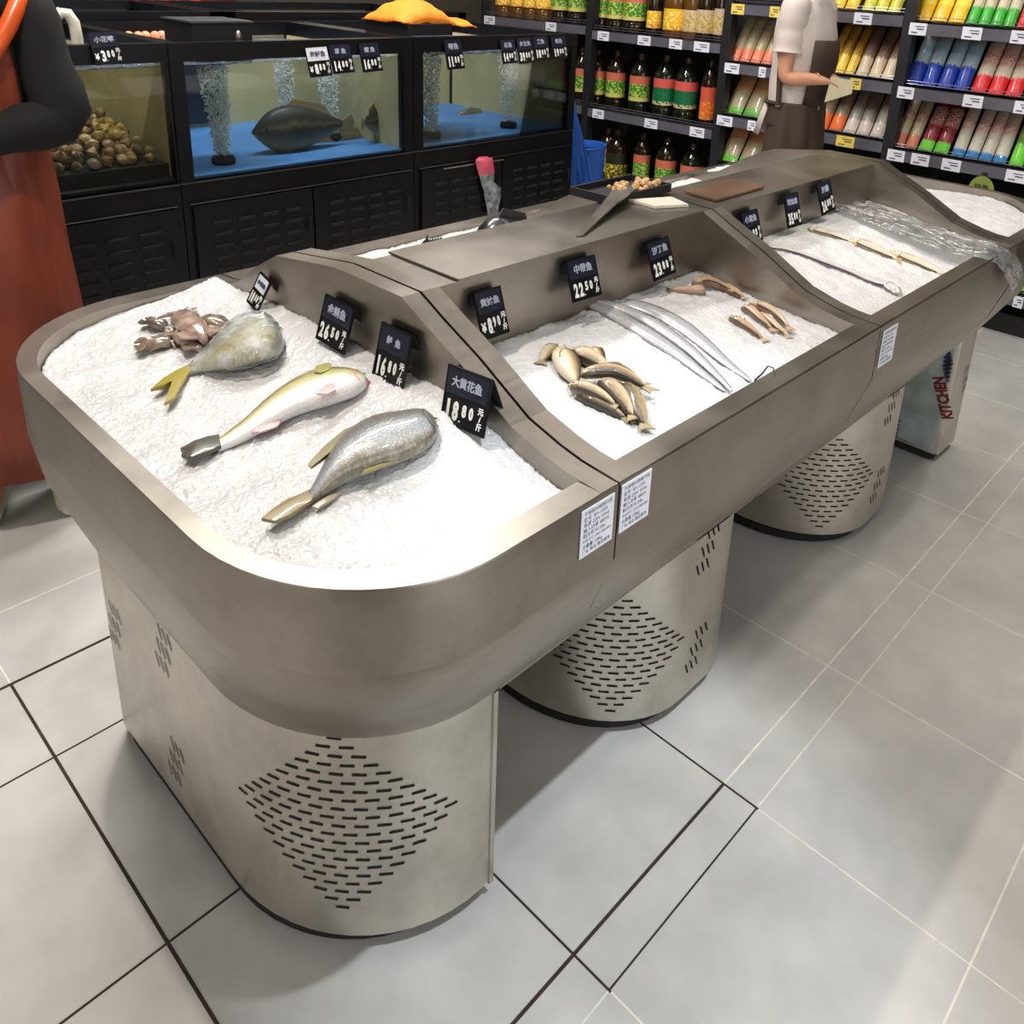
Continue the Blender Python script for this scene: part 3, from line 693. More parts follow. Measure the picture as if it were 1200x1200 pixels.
# heap of small fish in the second bed
MS = [fish_mat('small fish tan', [(0, (218, 198, 168)), (.4, (204, 178, 142)), (.6, (156, 124, 90)), (.8, (84, 70, 46)), (1, (52, 44, 30))], .25, 90, .12),
      fish_mat('small fish pale', [(0, (224, 210, 186)), (.5, (206, 186, 152)), (.72, (158, 134, 96)), (1, (80, 68, 46))], .25, 90, .12),
      fish_mat('small fish dark', [(0, (190, 170, 132)), (.35, (156, 134, 98)), (.55, (96, 82, 56)), (1, (40, 34, 24))], .25, 90, .15)]
FT = fin_mat('small fish tail', (120, 106, 78), (176, 160, 122)); BACKL = mat('dark back line', (58, 46, 30), .5, var=.3)
def small_fish(label, spine, w, zf, lift=0, mi=0, th=.019, tail=.022, group='heap of small fish', name='croaker_fry', flip=1, tailm=None, prof=None, z0=.985, eye=True):
    S_ = smooth_list([on(x, y, zf, lift+th*.35) for x, y in spine], 14)
    D, V = [], []
    for i, p in enumerate(S_):
        t = i/14; d = (S_[min(14, i+1)]-S_[max(0, i-1)]); d.z = 0; d.normalize(); n = Vector((-d.y, d.x, 0))*flip
        r = w*(prof(t) if prof else (.26+.74*math.sin(min(1, t/.36)*PI/2)**.8 if t < .36 else .24+.76*math.cos(min(1, (t-.36)/.64)*PI/2)))
        D.append(p+n*r); V.append(p-n*r)
    f = Fish(name, label, 'fish', D, V, zf, th, MS[mi] if isinstance(mi, int) else mi, n=18, lift=lift, sink=.28, group=group, m=12)
    d = (S_[-1]-S_[-3]); d.z = 0; d.normalize(); n = Vector((-d.y, d.x, 0)); e = S_[-1]
    if tail: f.fin('tail_fin', [e-d*.004+n*w*.3, e+d*tail+n*w*.75, e+d*tail*.75, e+d*tail-n*w*.75, e-d*.004-n*w*.3], tailm or FT, z=f.C[-1].z, th=.0025)
    if eye:
        f.eye(.10, .30, .0036); f.line([(.2, .7), (.23, 0), (.19, -.7)], .0007, GILL)
        f.line([(t_/10, .86) for t_ in range(2, 10)], .0019, BACKL, 'dorsal_fin'); f.line([(.26, -.2), (.34, -.45), (.42, -.5)], .0016, FT, 'pectoral_fin')
    return f
small_fish('small fish at the back of the heap, its tail pointing at tag ¥8.90', [(652, 404), (643, 411), (636, 420)], .016, ice_z2, .002, 1, .020, .012)
small_fish('fat pale fish with its tail down in the middle of the heap', [(657, 405), (662, 419), (669, 433), (675, 443)], .023, ice_z2, .008, 1, .028, .01)
small_fish('pale fish lying across the top of the heap toward the ribbonfish', [(670, 408), (684, 414), (700, 421), (710, 427)], .022, ice_z2, .006, 1, .028, .012, flip=-1)
small_fish('small brownish fish tucked behind the crossing pale one', [(694, 408), (700, 414), (706, 422)], .014, ice_z2, .002, 0, .02, .01)
small_fish('long tan fish curving from the heap centre toward the front rim', [(682, 436), (700, 433), (722, 434), (742, 441), (756, 449)], .015, ice_z2, .016, 0, .024, .022, flip=-1)
small_fish('dark-backed fish under the long tan one, tail toward the ribbonfish', [(706, 427), (722, 430), (738, 437), (750, 444)], .012, ice_z2, .005, 2, .02, .016, flip=-1)
small_fish('tan fish in the heap pointing its tail at the front rim', [(702, 444), (716, 452), (730, 467), (741, 482)], .018, ice_z2, .010, 0, .026, .014, flip=-1)
small_fish('dark-tailed fish lying outermost, closest to the front rim', [(731, 446), (741, 462), (749, 480), (755, 492)], .018, ice_z2, .007, 2, .024, .018, flip=-1)
small_fish('yellowish fish with a round head at the near side of the heap', [(668, 450), (684, 453), (704, 461), (720, 470)], .014, ice_z2, .011, 1, .024, .010, flip=-1)
small_fish('brown fish underneath, at the edge of the heap nearest the first divider', [(676, 460), (694, 467), (714, 476), (732, 486)], .013, ice_z2, .002, 0, .02, .014, flip=-1)
small_fish('thin olive fish between the two front ones of the heap', [(716, 452), (724, 466), (734, 480), (741, 488)], .010, ice_z2, .003, 2, .016, .012, flip=-1)

# little brown fish near tag 23.80
MB_ = [fish_mat('brown goby skin', [(0, (220, 196, 166)), (.5, (196, 160, 122)), (.85, (156, 120, 84)), (1, (106, 82, 58))], .3, 70, .12, head=(.08, (96, 78, 66))),
       fish_mat('rosy goby skin', [(0, (222, 202, 182)), (.5, (204, 174, 148)), (1, (150, 118, 94))], .3, 70, .1, head=(.08, (120, 96, 84)))]
BT = fin_mat('brown tail', (150, 116, 78), (206, 178, 140))
G = 'little brown fish near tag 23.80'
zf2 = lambda x, y: ice_z2(x, y)
small_fish('little squid-like brown fish with its nose toward tag 23.80', [(822, 338), (811, 338), (798, 337), (785, 336)], .020, zf2, .002, MB_[1], .024, .004, G, 'goby', prof=lambda t: .95-.75*t, z0=1.0, eye=False)
small_fish('brown fish lying on top of two others below tag 23.80', [(812, 331), (826, 328), (842, 331), (856, 336)], .015, zf2, .010, MB_[0], .022, .010, G, 'goby', flip=-1, z0=1.0, tailm=BT)
small_fish('brown fish with its tail in the ice below the second divider', [(842, 334), (853, 337), (864, 342), (871, 346)], .014, zf2, .003, MB_[0], .02, .008, G, 'goby', flip=-1, z0=1.0, tailm=BT)
small_fish('single little brown fish lying apart, nearest the ribbonfish', [(855, 370), (867, 376), (880, 384), (894, 394)], .012, zf2, .001, MB_[0], .02, .014, G, 'goby', flip=-1, z0=.99, tailm=BT)
small_fish('little brown fish with the dark eye, first of the front cluster', [(869, 358), (880, 363), (891, 372), (904, 382)], .012, zf2, .003, MB_[0], .02, .014, G, 'goby', flip=-1, z0=.99, tailm=BT)
small_fish('rosy little fish uppermost in the front cluster', [(878, 355), (894, 358), (912, 368), (924, 380)], .013, zf2, .006, MB_[1], .02, .018, G, 'goby', flip=-1, z0=.99, tailm=BT)
small_fish('little tan fish underneath the rosy one, tail toward the front rim', [(889, 365), (900, 373), (912, 383), (922, 391)], .011, zf2, .0, MB_[1], .018, .012, G, 'goby', flip=-1, z0=.99, tailm=BT)

# ribbonfish
def silver_mat(name, c, dark=.55):
    k = N(name); uv = k.n('ShaderNodeUVMap').outputs[0]; c = lin(c)
    f = k.noise(7, 5, vec=uv, stretch=(9, 3, 1)); k.l(k.ramp(f, [(.3, tuple(x*dark for x in c)), (.6, c), (.75, (.93, .93, .95))]), k.b.inputs['Base Color'])
    k.b.inputs['Metallic'].default_value = .2; k.b.inputs['Roughness'].default_value = .25; k.b.inputs['Coat Weight'].default_value = .6
    k.bump(k.noise(90, 3), .2, .001); return k.m
SIL = silver_mat('silver skin', (186, 186, 190), .72)
def ribbon(name, label, spine, w, zf, lift=0, th=.012, m=None, z0=.985, group=None, prof=None, dark=None):
    S_ = smooth_list([on(x, y, zf, lift+th*.3) for x, y in spine], 40); D, V = [], []
    for i, p in enumerate(S_):
        t = i/40; d = S_[min(40, i+1)]-S_[max(0, i-1)]; d.z = 0; d.normalize(); n = Vector((-d.y, d.x, 0)); r = w*(prof(t) if prof else (.5+.5*min(1, t/.12))*(1-.86*max(0, (t-.45)/.55)))
        D.append(p+n*r); V.append(p-n*r)
    f = Fish(name, label, 'fish', D, V, zf, th, m or SIL, n=40, lift=lift, sink=.42, group=group, m=12)
    f.line([(t/20, .93) for t in range(1, 20)], .0011, dark or mat('ridge grey', (112, 110, 114), .35, var=.2), 'dorsal_ridge'); return f
G = 'ribbonfish in the second bed'
f = ribbon('ribbonfish', 'long silver ribbonfish closest to the heap of small fish', [(686, 353), (718, 366), (755, 388), (792, 412), (822, 435), (850, 456)], .019, zf2, .002, .013, group=G)
f.eye(.03, .2, .004)
f = ribbon('ribbonfish', 'silver ribbonfish lying on its neighbour, behind the one closest to the heap', [(700, 352), (735, 362), (772, 382), (808, 408), (838, 436), (858, 456)], .016, zf2, .006, .012, group=G)
f = ribbon('ribbonfish', 'broad silver ribbonfish closest to the little brown fish', [(726, 352), (757, 359), (792, 376), (824, 400), (852, 424), (880, 444)], .022, zf2, .002, .012, group=G)
f.eye(.03, .2, .004)
mb = MB(); zz = .995
mb.tube([at(884, 446, 'z', .985), at(893, 438, 'z', 1.0), at(900, 429, 'z', 1.012), at(906, 431, 'z', 1.012), at(908, 441, 'z', .995)], [.0018, .0017, .0015, .0012, .0008], 6)
o = mb.build('fish_tail_whip', mat('dark whip', (62, 60, 60), .4, var=0), loc=at(890, 444, 'z', .984)); tag(o, 'thin dark tail whip curling up at the front rim of the second bed', 'fish tail')

# third bed
z3 = lambda x, y: ice_z3(x, y)
EEL = fish_mat('eel skin', [(0, (214, 210, 206)), (.5, (196, 192, 190)), (.85, (176, 168, 170)), (1, (110, 100, 106))], .22, 0, nscale=30)
f = ribbon('moray_eel', 'long silver eel with a dark back, head by the front rim', [(1054, 343), (1040, 333), (1022, 328), (1000, 318), (968, 306), (935, 294), (908, 288), (892, 289)], .020, z3, .001, .022, EEL, z0=1.0, prof=lambda t: (.45+.55*min(1, t/.07)) if t < .12 else (1-.22*min(1, (t-.12)/.08) if t < .3 else .78-.5*(t-.3)/.7), dark=mat('dark eel back', (60, 52, 60), .35, var=.2))
f.eye(.045, .3, .0035); f.line([(.0, -.2), (.04, -.5), (.07, -.55)], .0009, GILL, 'mouth'); f.line([(.12, .6), (.14, -.2), (.12, -.7)], .0009, GILL)
G = 'flat pale fish in the third bed'
PALEM = fish_mat('pale olive skin', [(0, (226, 218, 206)), (.55, (220, 212, 194)), (.85, (198, 186, 156)), (1, (136, 122, 96))], .25, 60, .06)
def flat(label, sp, w): return small_fish(label, sp, w, z3, .0, PALEM, .011, .014, G, 'pale_fish', flip=-1, z0=1.0, tailm=BT)
flat('slender pale fish below tag 35.80, nearest the backsplash', [(948, 266), (962, 270), (980, 275), (1000, 283)], .028)
flat('broad pale fish in the middle of the row of three', [(996, 278), (1014, 285), (1032, 293), (1052, 302)], .036)
flat('pale fish with a rusty tail by the front rim of the third bed', [(1044, 293), (1064, 301), (1086, 310), (1106, 320)], .034)
# film-wrapped ribbonfish and the sheet hanging over the corner
f = ribbon('ribbonfish', 'film-wrapped silver ribbonfish along the far divider of the third bed', [(980, 238), (1005, 246), (1035, 258), (1070, 272), (1105, 286), (1140, 296)], .018, z3, .002, .018, z0=1.0, group=None)
SHEET = clear_mat('plastic sheet', (240, 242, 244), .5, .08, 1, 45, .16, (205, 205, 205))
def sheet(name, label, top, bot, mt, amp=.006, nu=46, nv=16, thick=.0012):
    T_, B_ = smooth_list(top, nu), smooth_list(bot, nu); vs = []
    for i in range(nu+1):
        for j in range(nv+1):
            p = T_[i].lerp(B_[i], j/nv); q = p*38; e = noise.noise(q)*amp+abs(noise.noise(q*2.7))*amp*.8; vs.append(p+Vector((0, -.3*e, abs(e)+.001)))
    mb = MB(); mb.add(vs, [(i*(nv+1)+j, i*(nv+1)+j+1, (i+1)*(nv+1)+j+1, (i+1)*(nv+1)+j) for i in range(nu) for j in range(nv)])
    o = mb.build(name, mt, angle=20, loc=vs[len(vs)//2]); md = o.modifiers.new('thickness', 'SOLIDIFY'); md.thickness = thick; return tag(o, label, 'plastic sheet')
def A(px, py, z): return at(px, py, 'z', z)
sheet('plastic_sheet', 'clear crinkled plastic sheet draped over the far corner of the third bed',
    [A(985, 230, 1.034), A(1020, 239, 1.030), A(1060, 253, 1.02), A(1100, 267, 1.01), A(1140, 279, 1.0), A(1168, 287, .998), at(1192, 303, 'y', .585), at(1200, 322, 'y', .575)],
    [A(978, 246, 1.032), A(1005, 257, 1.025), A(1040, 271, 1.012), A(1075, 284, 1.0), A(1115, 298, .99), A(1150, 303, .99), at(1172, 315, 'y', .59), at(1187, 345, 'y', .58)], SHEET, .007)
# behind the ledge
KALE = mat('green leaf', (48, 70, 38), .6, var=.3)
mb = MB()
for i in range(7):
    p = at(500-2+i*3.2, 297-i*.6, 'z', 1.0); mb.prism([p+Vector((-.008, 0, 0)), p+Vector((.008, 0, 0)), p+Vector((.004, .004, .03+.012*(i == 1))), p+Vector((-.003, .004, .024))], (0, .003, 0))
tag(mb.build('leaf_sprig', KALE, loc=at(500, 297, 'z', .985)), 'small dark green sprig stuck in the ice behind the ledge', 'leaf')
# ------------------------------------------------------------------ fish tanks
GLASS = clear_mat('tank glass', (240, 243, 238), .12, .02)
WATER = clear_mat('tank water', (214, 236, 240), .14, .05, .6, 22)
TOPW = clear_mat('bubbling water surface', (226, 238, 246), .22, .12, 1.0, 60, .22, (150, 170, 210))
LINER = mat('blue tank liner', (78, 128, 190), .5, var=.18, nscale=5)
OLIVE = mat('olive tank wall', (204, 188, 140), .6, var=.2, nscale=2.5)
NAVY = mat('dark tank wall', (44, 50, 66), .6, var=.3, nscale=3)
PVC = mat('white plastic pipe', (222, 216, 196), .4, var=.05)
BUB = mat('air bubbles', (244, 248, 250), .5, var=0)
TY0, TY1 = 2.92, 3.86
def louvres(mb, x0, x1, z0, z1, y, cols, rows=11):
    cw = (x1-x0)/cols
    for c in range(cols):
        for r in range(rows):
            z = z0+(z1-z0)*(r+.5)/rows; xa = x0+cw*(c+.16)
            M = Matrix.Translation((xa+cw*.34, y, z))@Matrix.Rotation(.5, 4, 'X'); mb.box(-cw*.34, -.004, -.007, cw*.34, .003, .007, M)
def tank(x0, x1, label, wall_m, floor_m, doors, zg=.875, wl=.045, wr=.045):
    t = thing('fish_tank', label, 'fish tank', ((x0+x1)/2, (TY0+TY1)/2, 0))
    mb = MB(); mb.box(x0, TY0, 0, x1, TY1, zg-.004); part(mb, 'cabinet', BLACK, t, smooth=False)
    mb = MB(); w = .045
    for x, xx in ((x0, x0+wl), (x1-wr, x1)):
        for y in (TY0, TY1-w): mb.box(x, y, zg-.004, xx, y+w, 1.335)
    for y in (TY0, TY1-w): mb.box(x0, y-.001, 1.278, x1, y+w, 1.338)
    for x, xx in ((x0, x0+wl), (x1-wr, x1)): mb.box(x-.0005, TY0, 1.278, xx+.001, TY1, 1.337)
    part(mb, 'frame', BLACK, t, 'black top frame and corner posts', smooth=False)
    a, b_ = x0+wl, x1-wr
    mb = MB(); mb.box(a, TY0+.012, zg, b_, TY0+.020, 1.278); part(mb, 'front_glass', GLASS, t, 'clear front pane', smooth=False)
    mb = MB(); mb.box(a, TY0+.022, zg+.002, b_, TY1-.012, zg+.010); part(mb, 'liner', floor_m, t, smooth=False)
    mb = MB(); mb.box(a, TY1-.024, zg+.010, b_, TY1-.014, 1.278); mb.box(a-.008, TY0+.045, zg+.01, a-.001, TY1-.03, 1.278); mb.box(b_+.001, TY0+.045, zg+.01, b_+.004, TY1-.03, 1.278); part(mb, 'inner_wall', wall_m, t, smooth=False)
    n = 40; mb = MB(); vs = []
    for j in range(n+1):
        for i in range(n+1):
            x = a+(b_-a)*i/n; y = TY0+.024+(TY1-TY0-.05)*j/n; vs.append((x, y, 1.262+noise.noise(Vector((x*30, y*30, 0)))*.006))
    mb.add(vs, [(j*(n+1)+i, j*(n+1)+i+1, (j+1)*(n+1)+i+1, (j+1)*(n+1)+i) for j in range(n) for i in range(n)])
    part(mb, 'water_surface', TOPW, t, 'rippled bubbling water')
    k = (x1-x0-.05)/doors
    for i in range(doors):
        xa = x0+.025+i*k+.004; xb = x0+.025+(i+1)*k-.004
        mb = MB(); mb.box(xa, TY0-.014, .10, xb, TY0-.001, .79); d = part(mb, 'door', BLACK, t, smooth=False)
        mb = MB(); louvres(mb, xa+.05, xb-.04, .16, .74, TY0-.015, 4 if k > .4 else 3, 13); part(mb, 'louvres', BLACKM, d, smooth=False)
        mb = MB(); mb.tube([(xb-.02, TY0-.015, .62), (xb-.02, TY0-.03, .62), (xb-.02, TY0-.03, .68), (xb-.02, TY0-.015, .68)], .004, 6); part(mb, 'door_handle', BLACKM, d)
    mb = MB(); mb.box(x0+.02, TY0-.010, .795, x1-.02, TY0-.001, .799); mb.box(x0, TY0-.006, zg-.006, x1, TY0-.0005, zg-.002); part(mb, 'trim_strip', mat('steel trim', (140, 140, 140), .3, 1, var=0), t, 'thin pale trim strips', smooth=False)
    return t
T0 = tank(.18, 1.268, 'leftmost black fish tank, with a heap of conch shells inside', OLIVE, BLACKM, 2, wr=.006)
T1 = tank(1.272, 2.262, 'middle black fish tank, with large fish over a blue floor', OLIVE, LINER, 2, wl=.048, wr=.042)
T2 = tank(2.266, 3.262, 'black fish tank with the pink-topped plastic bag on its door', OLIVE, LINER, 2, wl=.049, wr=.034)
mb = MB(); mb.box(1.50, TY1-.040, .90, 1.93, TY1-.026, 1.24); mb.box(2.42, TY1-.040, .90, 2.70, TY1-.026, 1.24)
for t_, a, b_ in ((T1, 1.48, 1.90), (T2, 2.42, 2.66)):
    mb = MB(); mb.box(a, TY1-.040, .90, b_, TY1-.026, 1.25); part(mb, 'divider_board', NAVY, t_, 'dark board at the back of the tank', smooth=False)
# bubble columns over air stones
def bubbles(px, py, name_l, top=1.262, r=.050, nb=210, seed=1):
    rnd = random.Random(seed); p = at(px, py, 'z', .90); p.y = min(p.y, TY1-.12)
    t = thing('air_stone', 'round air stone '+name_l, 'air stone', (p.x, p.y, .885))
    mb = MB(); mb.lathe([(.001, .885), (.040, .885), (.044, .90), (.036, .915), (.001, .918)], (p.x, p.y, 0), 14); part(mb, 'stone', BLACKM, t)
    mb = MB()
    for i in range(nb):
        z = .915+(top-.915)*rnd.random()**.9; rr = r*(.55+.6*(z-.915)/.35)*math.sqrt(rnd.random()); an = rnd.random()*2*PI; s = rnd.uniform(.003, .0066)
        c = Vector((p.x+rr*math.cos(an)-.012*(z-.9)/.3, p.y+rr*math.sin(an), z)); mb.add([c+Vector(v)*s for v in ((1, 0, 0), (-1, 0, 0), (0, 1, 0), (0, -1, 0), (0, 0, 1), (0, 0, -1))], [(0, 2, 4), (2, 1, 4), (1, 3, 4), (3, 0, 4), (2, 0, 5), (1, 2, 5), (3, 1, 5), (0, 3, 5)])
    o = mb.build('bubbles', BUB, angle=180, loc=(p.x, p.y, .915)); tag(o, 'rising column of air bubbles '+name_l, 'bubbles', kind='stuff')
bubbles(262, 187, 'near the front pane of the middle tank, left of the fish', seed=2, nb=1300)
bubbles(338, 148, 'behind the dark fish head in the middle tank', seed=3, nb=600)
bubbles(389, 160, 'in the middle tank, between the fish and its tail', seed=4, nb=700)
bubbles(506, 158, 'beside the left post of the tank with the plastic bag', seed=6, nb=1200)
bubbles(596, 146, 'in the centre of the tank with the plastic bag', seed=7, nb=600)
# swimming fish
def swimmer(label, x, y, z, L, h, th, m, dirx=1, name='grouper', yaw=0):
    t = thing(name, label, 'fish', (x, y, z-h*.5), None)
    R = []; uv = []; n = 18; C, S = math.cos(yaw), math.sin(yaw)
    for i in range(n+1):
        u = i/n; r = (math.sin(min(1, u/.35)*PI/2)**.8 if u < .35 else .16+.84*math.cos((u-.35)/.65*PI/2)); r = max(r, .08)
        for_ = []
        for j in range(14):
            a = 2*PI*j/14; lx = (u-.5)*L*-dirx; ly = math.sin(a)*th*.5*r
            for_.append(Vector((x+lx*C-ly*S, y+lx*S+ly*C, z+math.cos(a)*h*.5*r))); uv.append((u, (math.cos(a)+1)/2))
        R.append(for_)
    mb = MB(); mb.rings(R, uvs=uv); part(mb, 'body', m, t)
    def Q(lx, lz, e): return Vector((x+lx*C-e*S, y+lx*S+e*C, z+lz))
    for nm, pts in (('tail_fin', [(-.48, .03), (-.62, .2), (-.66, 0), (-.62, -.2), (-.48, -.03)]), ('dorsal_fin', [(.2, .4), (.05, .62), (-.3, .45), (-.38, .18), (-.1, .42)]), ('pelvic_fin', [(.12, -.45), (-.05, -.72), (-.1, -.44)])):
        mb = MB(); P = [Q(a*L*dirx, b_*h, -.002) for a, b_ in pts]; mb.prism(P, (-.004*S, .004*C, 0)); part(mb, nm, m, t)
    for sg in (-1, 1):
        mb = MB(); mb.ball(Q(.40*L*dirx, .10*h, sg*th*.30), .006, 5); part(mb, 'eye', EYEB, t)
    return t
GR = fish_mat('dark tank fish', [(0, (170, 150, 118)), (.3, (104, 92, 76)), (.5, (70, 64, 58)), (.62, (112, 98, 80)), (.75, (52, 48, 46)), (1, (38, 36, 36))], .6, 0, nscale=22, coat=.1)
TAN = fish_mat('tan tank fish', [(0, (168, 150, 112)), (.5, (128, 112, 82)), (1, (84, 76, 62))], .4, 0)
p = at(350, 150, 'y', 3.16); swimmer('big dark fish facing the bubble column in the middle tank', p.x, p.y, p.z, .40, .19, .12, GR, -1)
p = at(405, 158, 'y', 3.26); swimmer('tan fish lying low behind the big dark one in the middle tank', p.x, p.y, p.z-.02, .42, .09, .08, TAN, -1)
p = at(440, 140, 'y', 3.14); swimmer('dark fish with raised tail at the post end of the middle tank', p.x, p.y, p.z, .20, .13, .06, GR, 1, yaw=.5)
p = at(552, 125, 'y', 3.5); swimmer('pale grey fish in the tank with the plastic bag', p.x, p.y, p.z-.05, .22, .08, .05, TAN, -1)
p = at(640, 140, 'y', 3.2); swimmer('small pale fish at the corner of the tank with the plastic bag', p.x, p.y, .915, .14, .05, .04, fish_mat('pale tank fish', [(0, (210, 206, 196)), (1, (150, 150, 140))], .4), -1)
# conch shells
def conch(mb, r):
    prof = [(.02, 0), (.55, .12), (1, .5), (.9, .85), (.68, .95), (.72, 1.05), (.46, 1.28), (.30, 1.33), (.32, 1.42), (.12, 1.62), (.01, 1.75)]
    mb.lathe([(a*r, (b_-.8)*r*1.1) for a, b_ in prof], (0, 0, 0), 9)
SH = [mat('conch shell '+a, c, .4, var=.35, nscale=60, bump=.5, bscale=120) for a, c in (('brown', (146, 112, 76)), ('tan', (190, 158, 112)), ('grey', (124, 104, 80)), ('golden', (176, 140, 70)))]
protos = []
for i, s in enumerate(SH):
    mb = MB(); conch(mb, .021); o = mb.build('conch_shell', s); protos.append(o)
mb = MB(); TR = [at(52, 212, 'z', .93), at(206, 196, 'z', .93)]
tx0, tx1 = .60, 1.20
mb.box(tx0-.03, 2.975, .886, 1.26, 3.50, .935); tag(mb.build('shell_tray', BLACKM, smooth=False, loc=(.9, 3.25, .885)), 'flat black tray under the conch shells', 'tray')
rnd = random.Random(5); k = 0; Gs = 'conch shells heaped on the black tray'
spots = []
for lay, (zz, xa, xb, ya, yb, nx, ny) in enumerate(((.955, .62, 1.25, 2.985, 3.48, 14, 10), (.985, .66, 1.24, 3.01, 3.46, 12, 8), (1.012, .72, 1.22, 3.10, 3.44, 9, 5))):
    for j in range(ny):
        for i in range(nx): spots.append((xa+(xb-xa)*(i+.5*(j % 2))/nx+rnd.uniform(-.008, .008), ya+(yb-ya)*(j+.5)/ny+rnd.uniform(-.008, .008), zz-.003+.07*(j+.5)/ny+rnd.uniform(-.005, .005)))
for s in spots:
    src = rnd.choice(protos); o = src if k < 4 and (src := protos[k]) else src.copy()
    if k >= 4: COL.objects.link(o)
    o.location = s; o.rotation_euler = (rnd.uniform(0, 6.28), rnd.uniform(0, 6.28), rnd.uniform(0, 6.28)); sc = rnd.uniform(.8, 1.12); o.scale = (sc, sc, sc)
    tag(o, 'brown conch shell in the heap behind the glass of the leftmost tank', 'shell', Gs); k += 1
mb = MB(); mb.box(.60, 3.52, .886, 1.21, 3.53, 1.06); tag(mb.build('glass_partition', clear_mat('cloudy glass', (210, 214, 206), .3, .1, 0, 20, .5, (150, 150, 138)), smooth=False, loc=(.9, 3.525, .886)), 'cloudy glass partition standing behind the conch shells', 'partition')
p = at(76, 45, 'y', 3.0); q = at(80, 22, 'y', 3.05)
mb = MB(); c = at(78, 30, 'y', 3.02)
mb.tube([c+Vector((.025, 0, -.10)), c+Vector((.025, 0, -.03)), c+Vector((.022, 0, .01)), c+Vector((.008, 0, .035)), c+Vector((-.014, 0, .038)), c+Vector((-.03, 0, .02)), c+Vector((-.034, 0, -.005))], .017, 12)
tag(mb.build('pipe_elbow', PVC, loc=c+Vector((.025, 0, -.10))), 'white plastic pipe elbow hooked over the leftmost tank', 'pipe')
mb = MB(); cc = at(88, 115, 'y', 3.55); mb.box(.75, 3.56, 1.06, 1.19, 3.58, 1.15); b1 = mb.build('white_board', mat('white board', (214, 216, 222), .5, var=.03), smooth=False, loc=(.97, 3.57, 1.06)); tag(b1, 'white blue-striped board inside the leftmost tank', 'board')
mb = MB(); mb.box(.75, 3.557, 1.125, 1.19, 3.5595, 1.135); mb.box(.75, 3.557, 1.066, 1.19, 3.5595, 1.078); part(mb, 'blue_stripe', mat('blue stripe', (38, 56, 130), .5, var=0), b1, smooth=False)
# tank price tags: hang on the front frame
def tank_tag(x, y, w, h, name, price, label, white=False, yen=False):
    a = at(x, y+h, 'y', TY0-.006); b_ = at(x+w, y+h-w*.10, 'y', TY0-.006); c = at(x, y, 'y', TY0-.004)
    A, B_, C_ = a, b_, c; u = Vector((1, 0, 0)); wd = (B_-A).length; v = Vector((0, 0, 1)); hh = (C_-A).z
    o = price_tag((x, y+h), (x+w, y+h-w*.10), (x, y), 0, ('y', TY0-.004), name, price, label, white=white, lean=False, yen=yen, group='price tags on the tanks'); return o
tank_tag(113, 37, 33, 40, '小花螺', '3.80', 'black price tag reading ¥3.80 hooked on the leftmost tank', yen=True)
tank_tag(364, 55, 26, 36, '海鲈鱼', '8.80', 'price tag with a white name card hanging on the middle tank', white=True, yen=True)
tank_tag(391, 52, 25, 35, '草 鱼', '14.80', 'black price tag reading 14.80, beside the one with the white card')
tank_tag(426, 50, 23, 35, '鲤 鱼', '16.80', 'black price tag reading 16.80, last on the middle tank')
tank_tag(525, 46, 20, 36, '鲫鱼', '11.80', 'black price tag hanging alone under the orange net')
tank_tag(590, 46, 17, 29, '桂鱼', '14.80', 'black price tag, first of the four together above the plastic bag tank')
tank_tag(609, 44, 18, 31, '多宝鱼', '39.80', 'black price tag, second of the four together above the plastic bag tank')
tank_tag(628, 42, 17, 29, '黑鱼', '18.80', 'black price tag, third of the four together above the plastic bag tank')
tank_tag(649, 42, 17, 27, '鲶鱼', '19.80', 'black price tag, last of the four together, by the tank corner')
# filter box, net, basket
p = at(262, 50, 'y', 3.02)
t = thing('filter_box', 'black filter box with a silver knob standing on the middle tank', 'filter box', (p.x, 3.16, 1.26))
mb = MB(); a, b_ = at(227, 52, 'y', 3.02), at(296, 50, 'y', 3.02)
mb.box(a.x, 3.02, 1.262, b_.x, 3.24, 1.392); part(mb, 'box_body', BLACKM, t, smooth=False)
mb = MB(); mb.box(a.x-.006, 3.014, 1.393, b_.x+.006, 3.246, 1.399); part(mb, 'box_lid', mat('grey lid', (96, 98, 100), .35, .6), t, smooth=False)
mb = MB(); k = at(279, 43, 'y', 3.01); mb.ball(k, (.012, .014, .022), 8); part(mb, 'knob', STEEL, t, 'silver knob')
ORG = mat('orange netting', (255, 136, 26), .7, var=.25, nscale=160, bump=1, bscale=220)
mb = MB(); nn = 34; vs = []
A0, A1 = at(456, 22, 'y', 3.12), at(542, 26, 'y', 3.12)
for j in range(15):
    for i in range(nn+1):
        u = i/nn; v = j/14; x = A0.x+(A1.x-A0.x)*u; y = 3.02+.30*v
        hgt = .095*math.sin(PI*min(1, u*1.35))**.7*math.sin(PI*v)**.5 if u < .74 else .03*math.sin(PI*v)
        z = 1.385-.05*max(0, u-.6)+max(0, hgt)+.012*noise.noise(Vector((x*22, y*22, 1))); vs.append((x, y+.01*noise.noise(Vector((x*15, y*15, 7))), z))
mb.add(vs, [(j*(nn+1)+i, j*(nn+1)+i+1, (j+1)*(nn+1)+i+1, (j+1)*(nn+1)+i) for j in range(14) for i in range(nn)])
o = mb.build('fishing_net', ORG, loc=(A0.x*.5+A1.x*.5, 3.15, 1.38)); tag(o, 'bright orange netting heaped on the black basket above the tanks', 'net'); o.modifiers.new('thickness', 'SOLIDIFY').thickness = .006
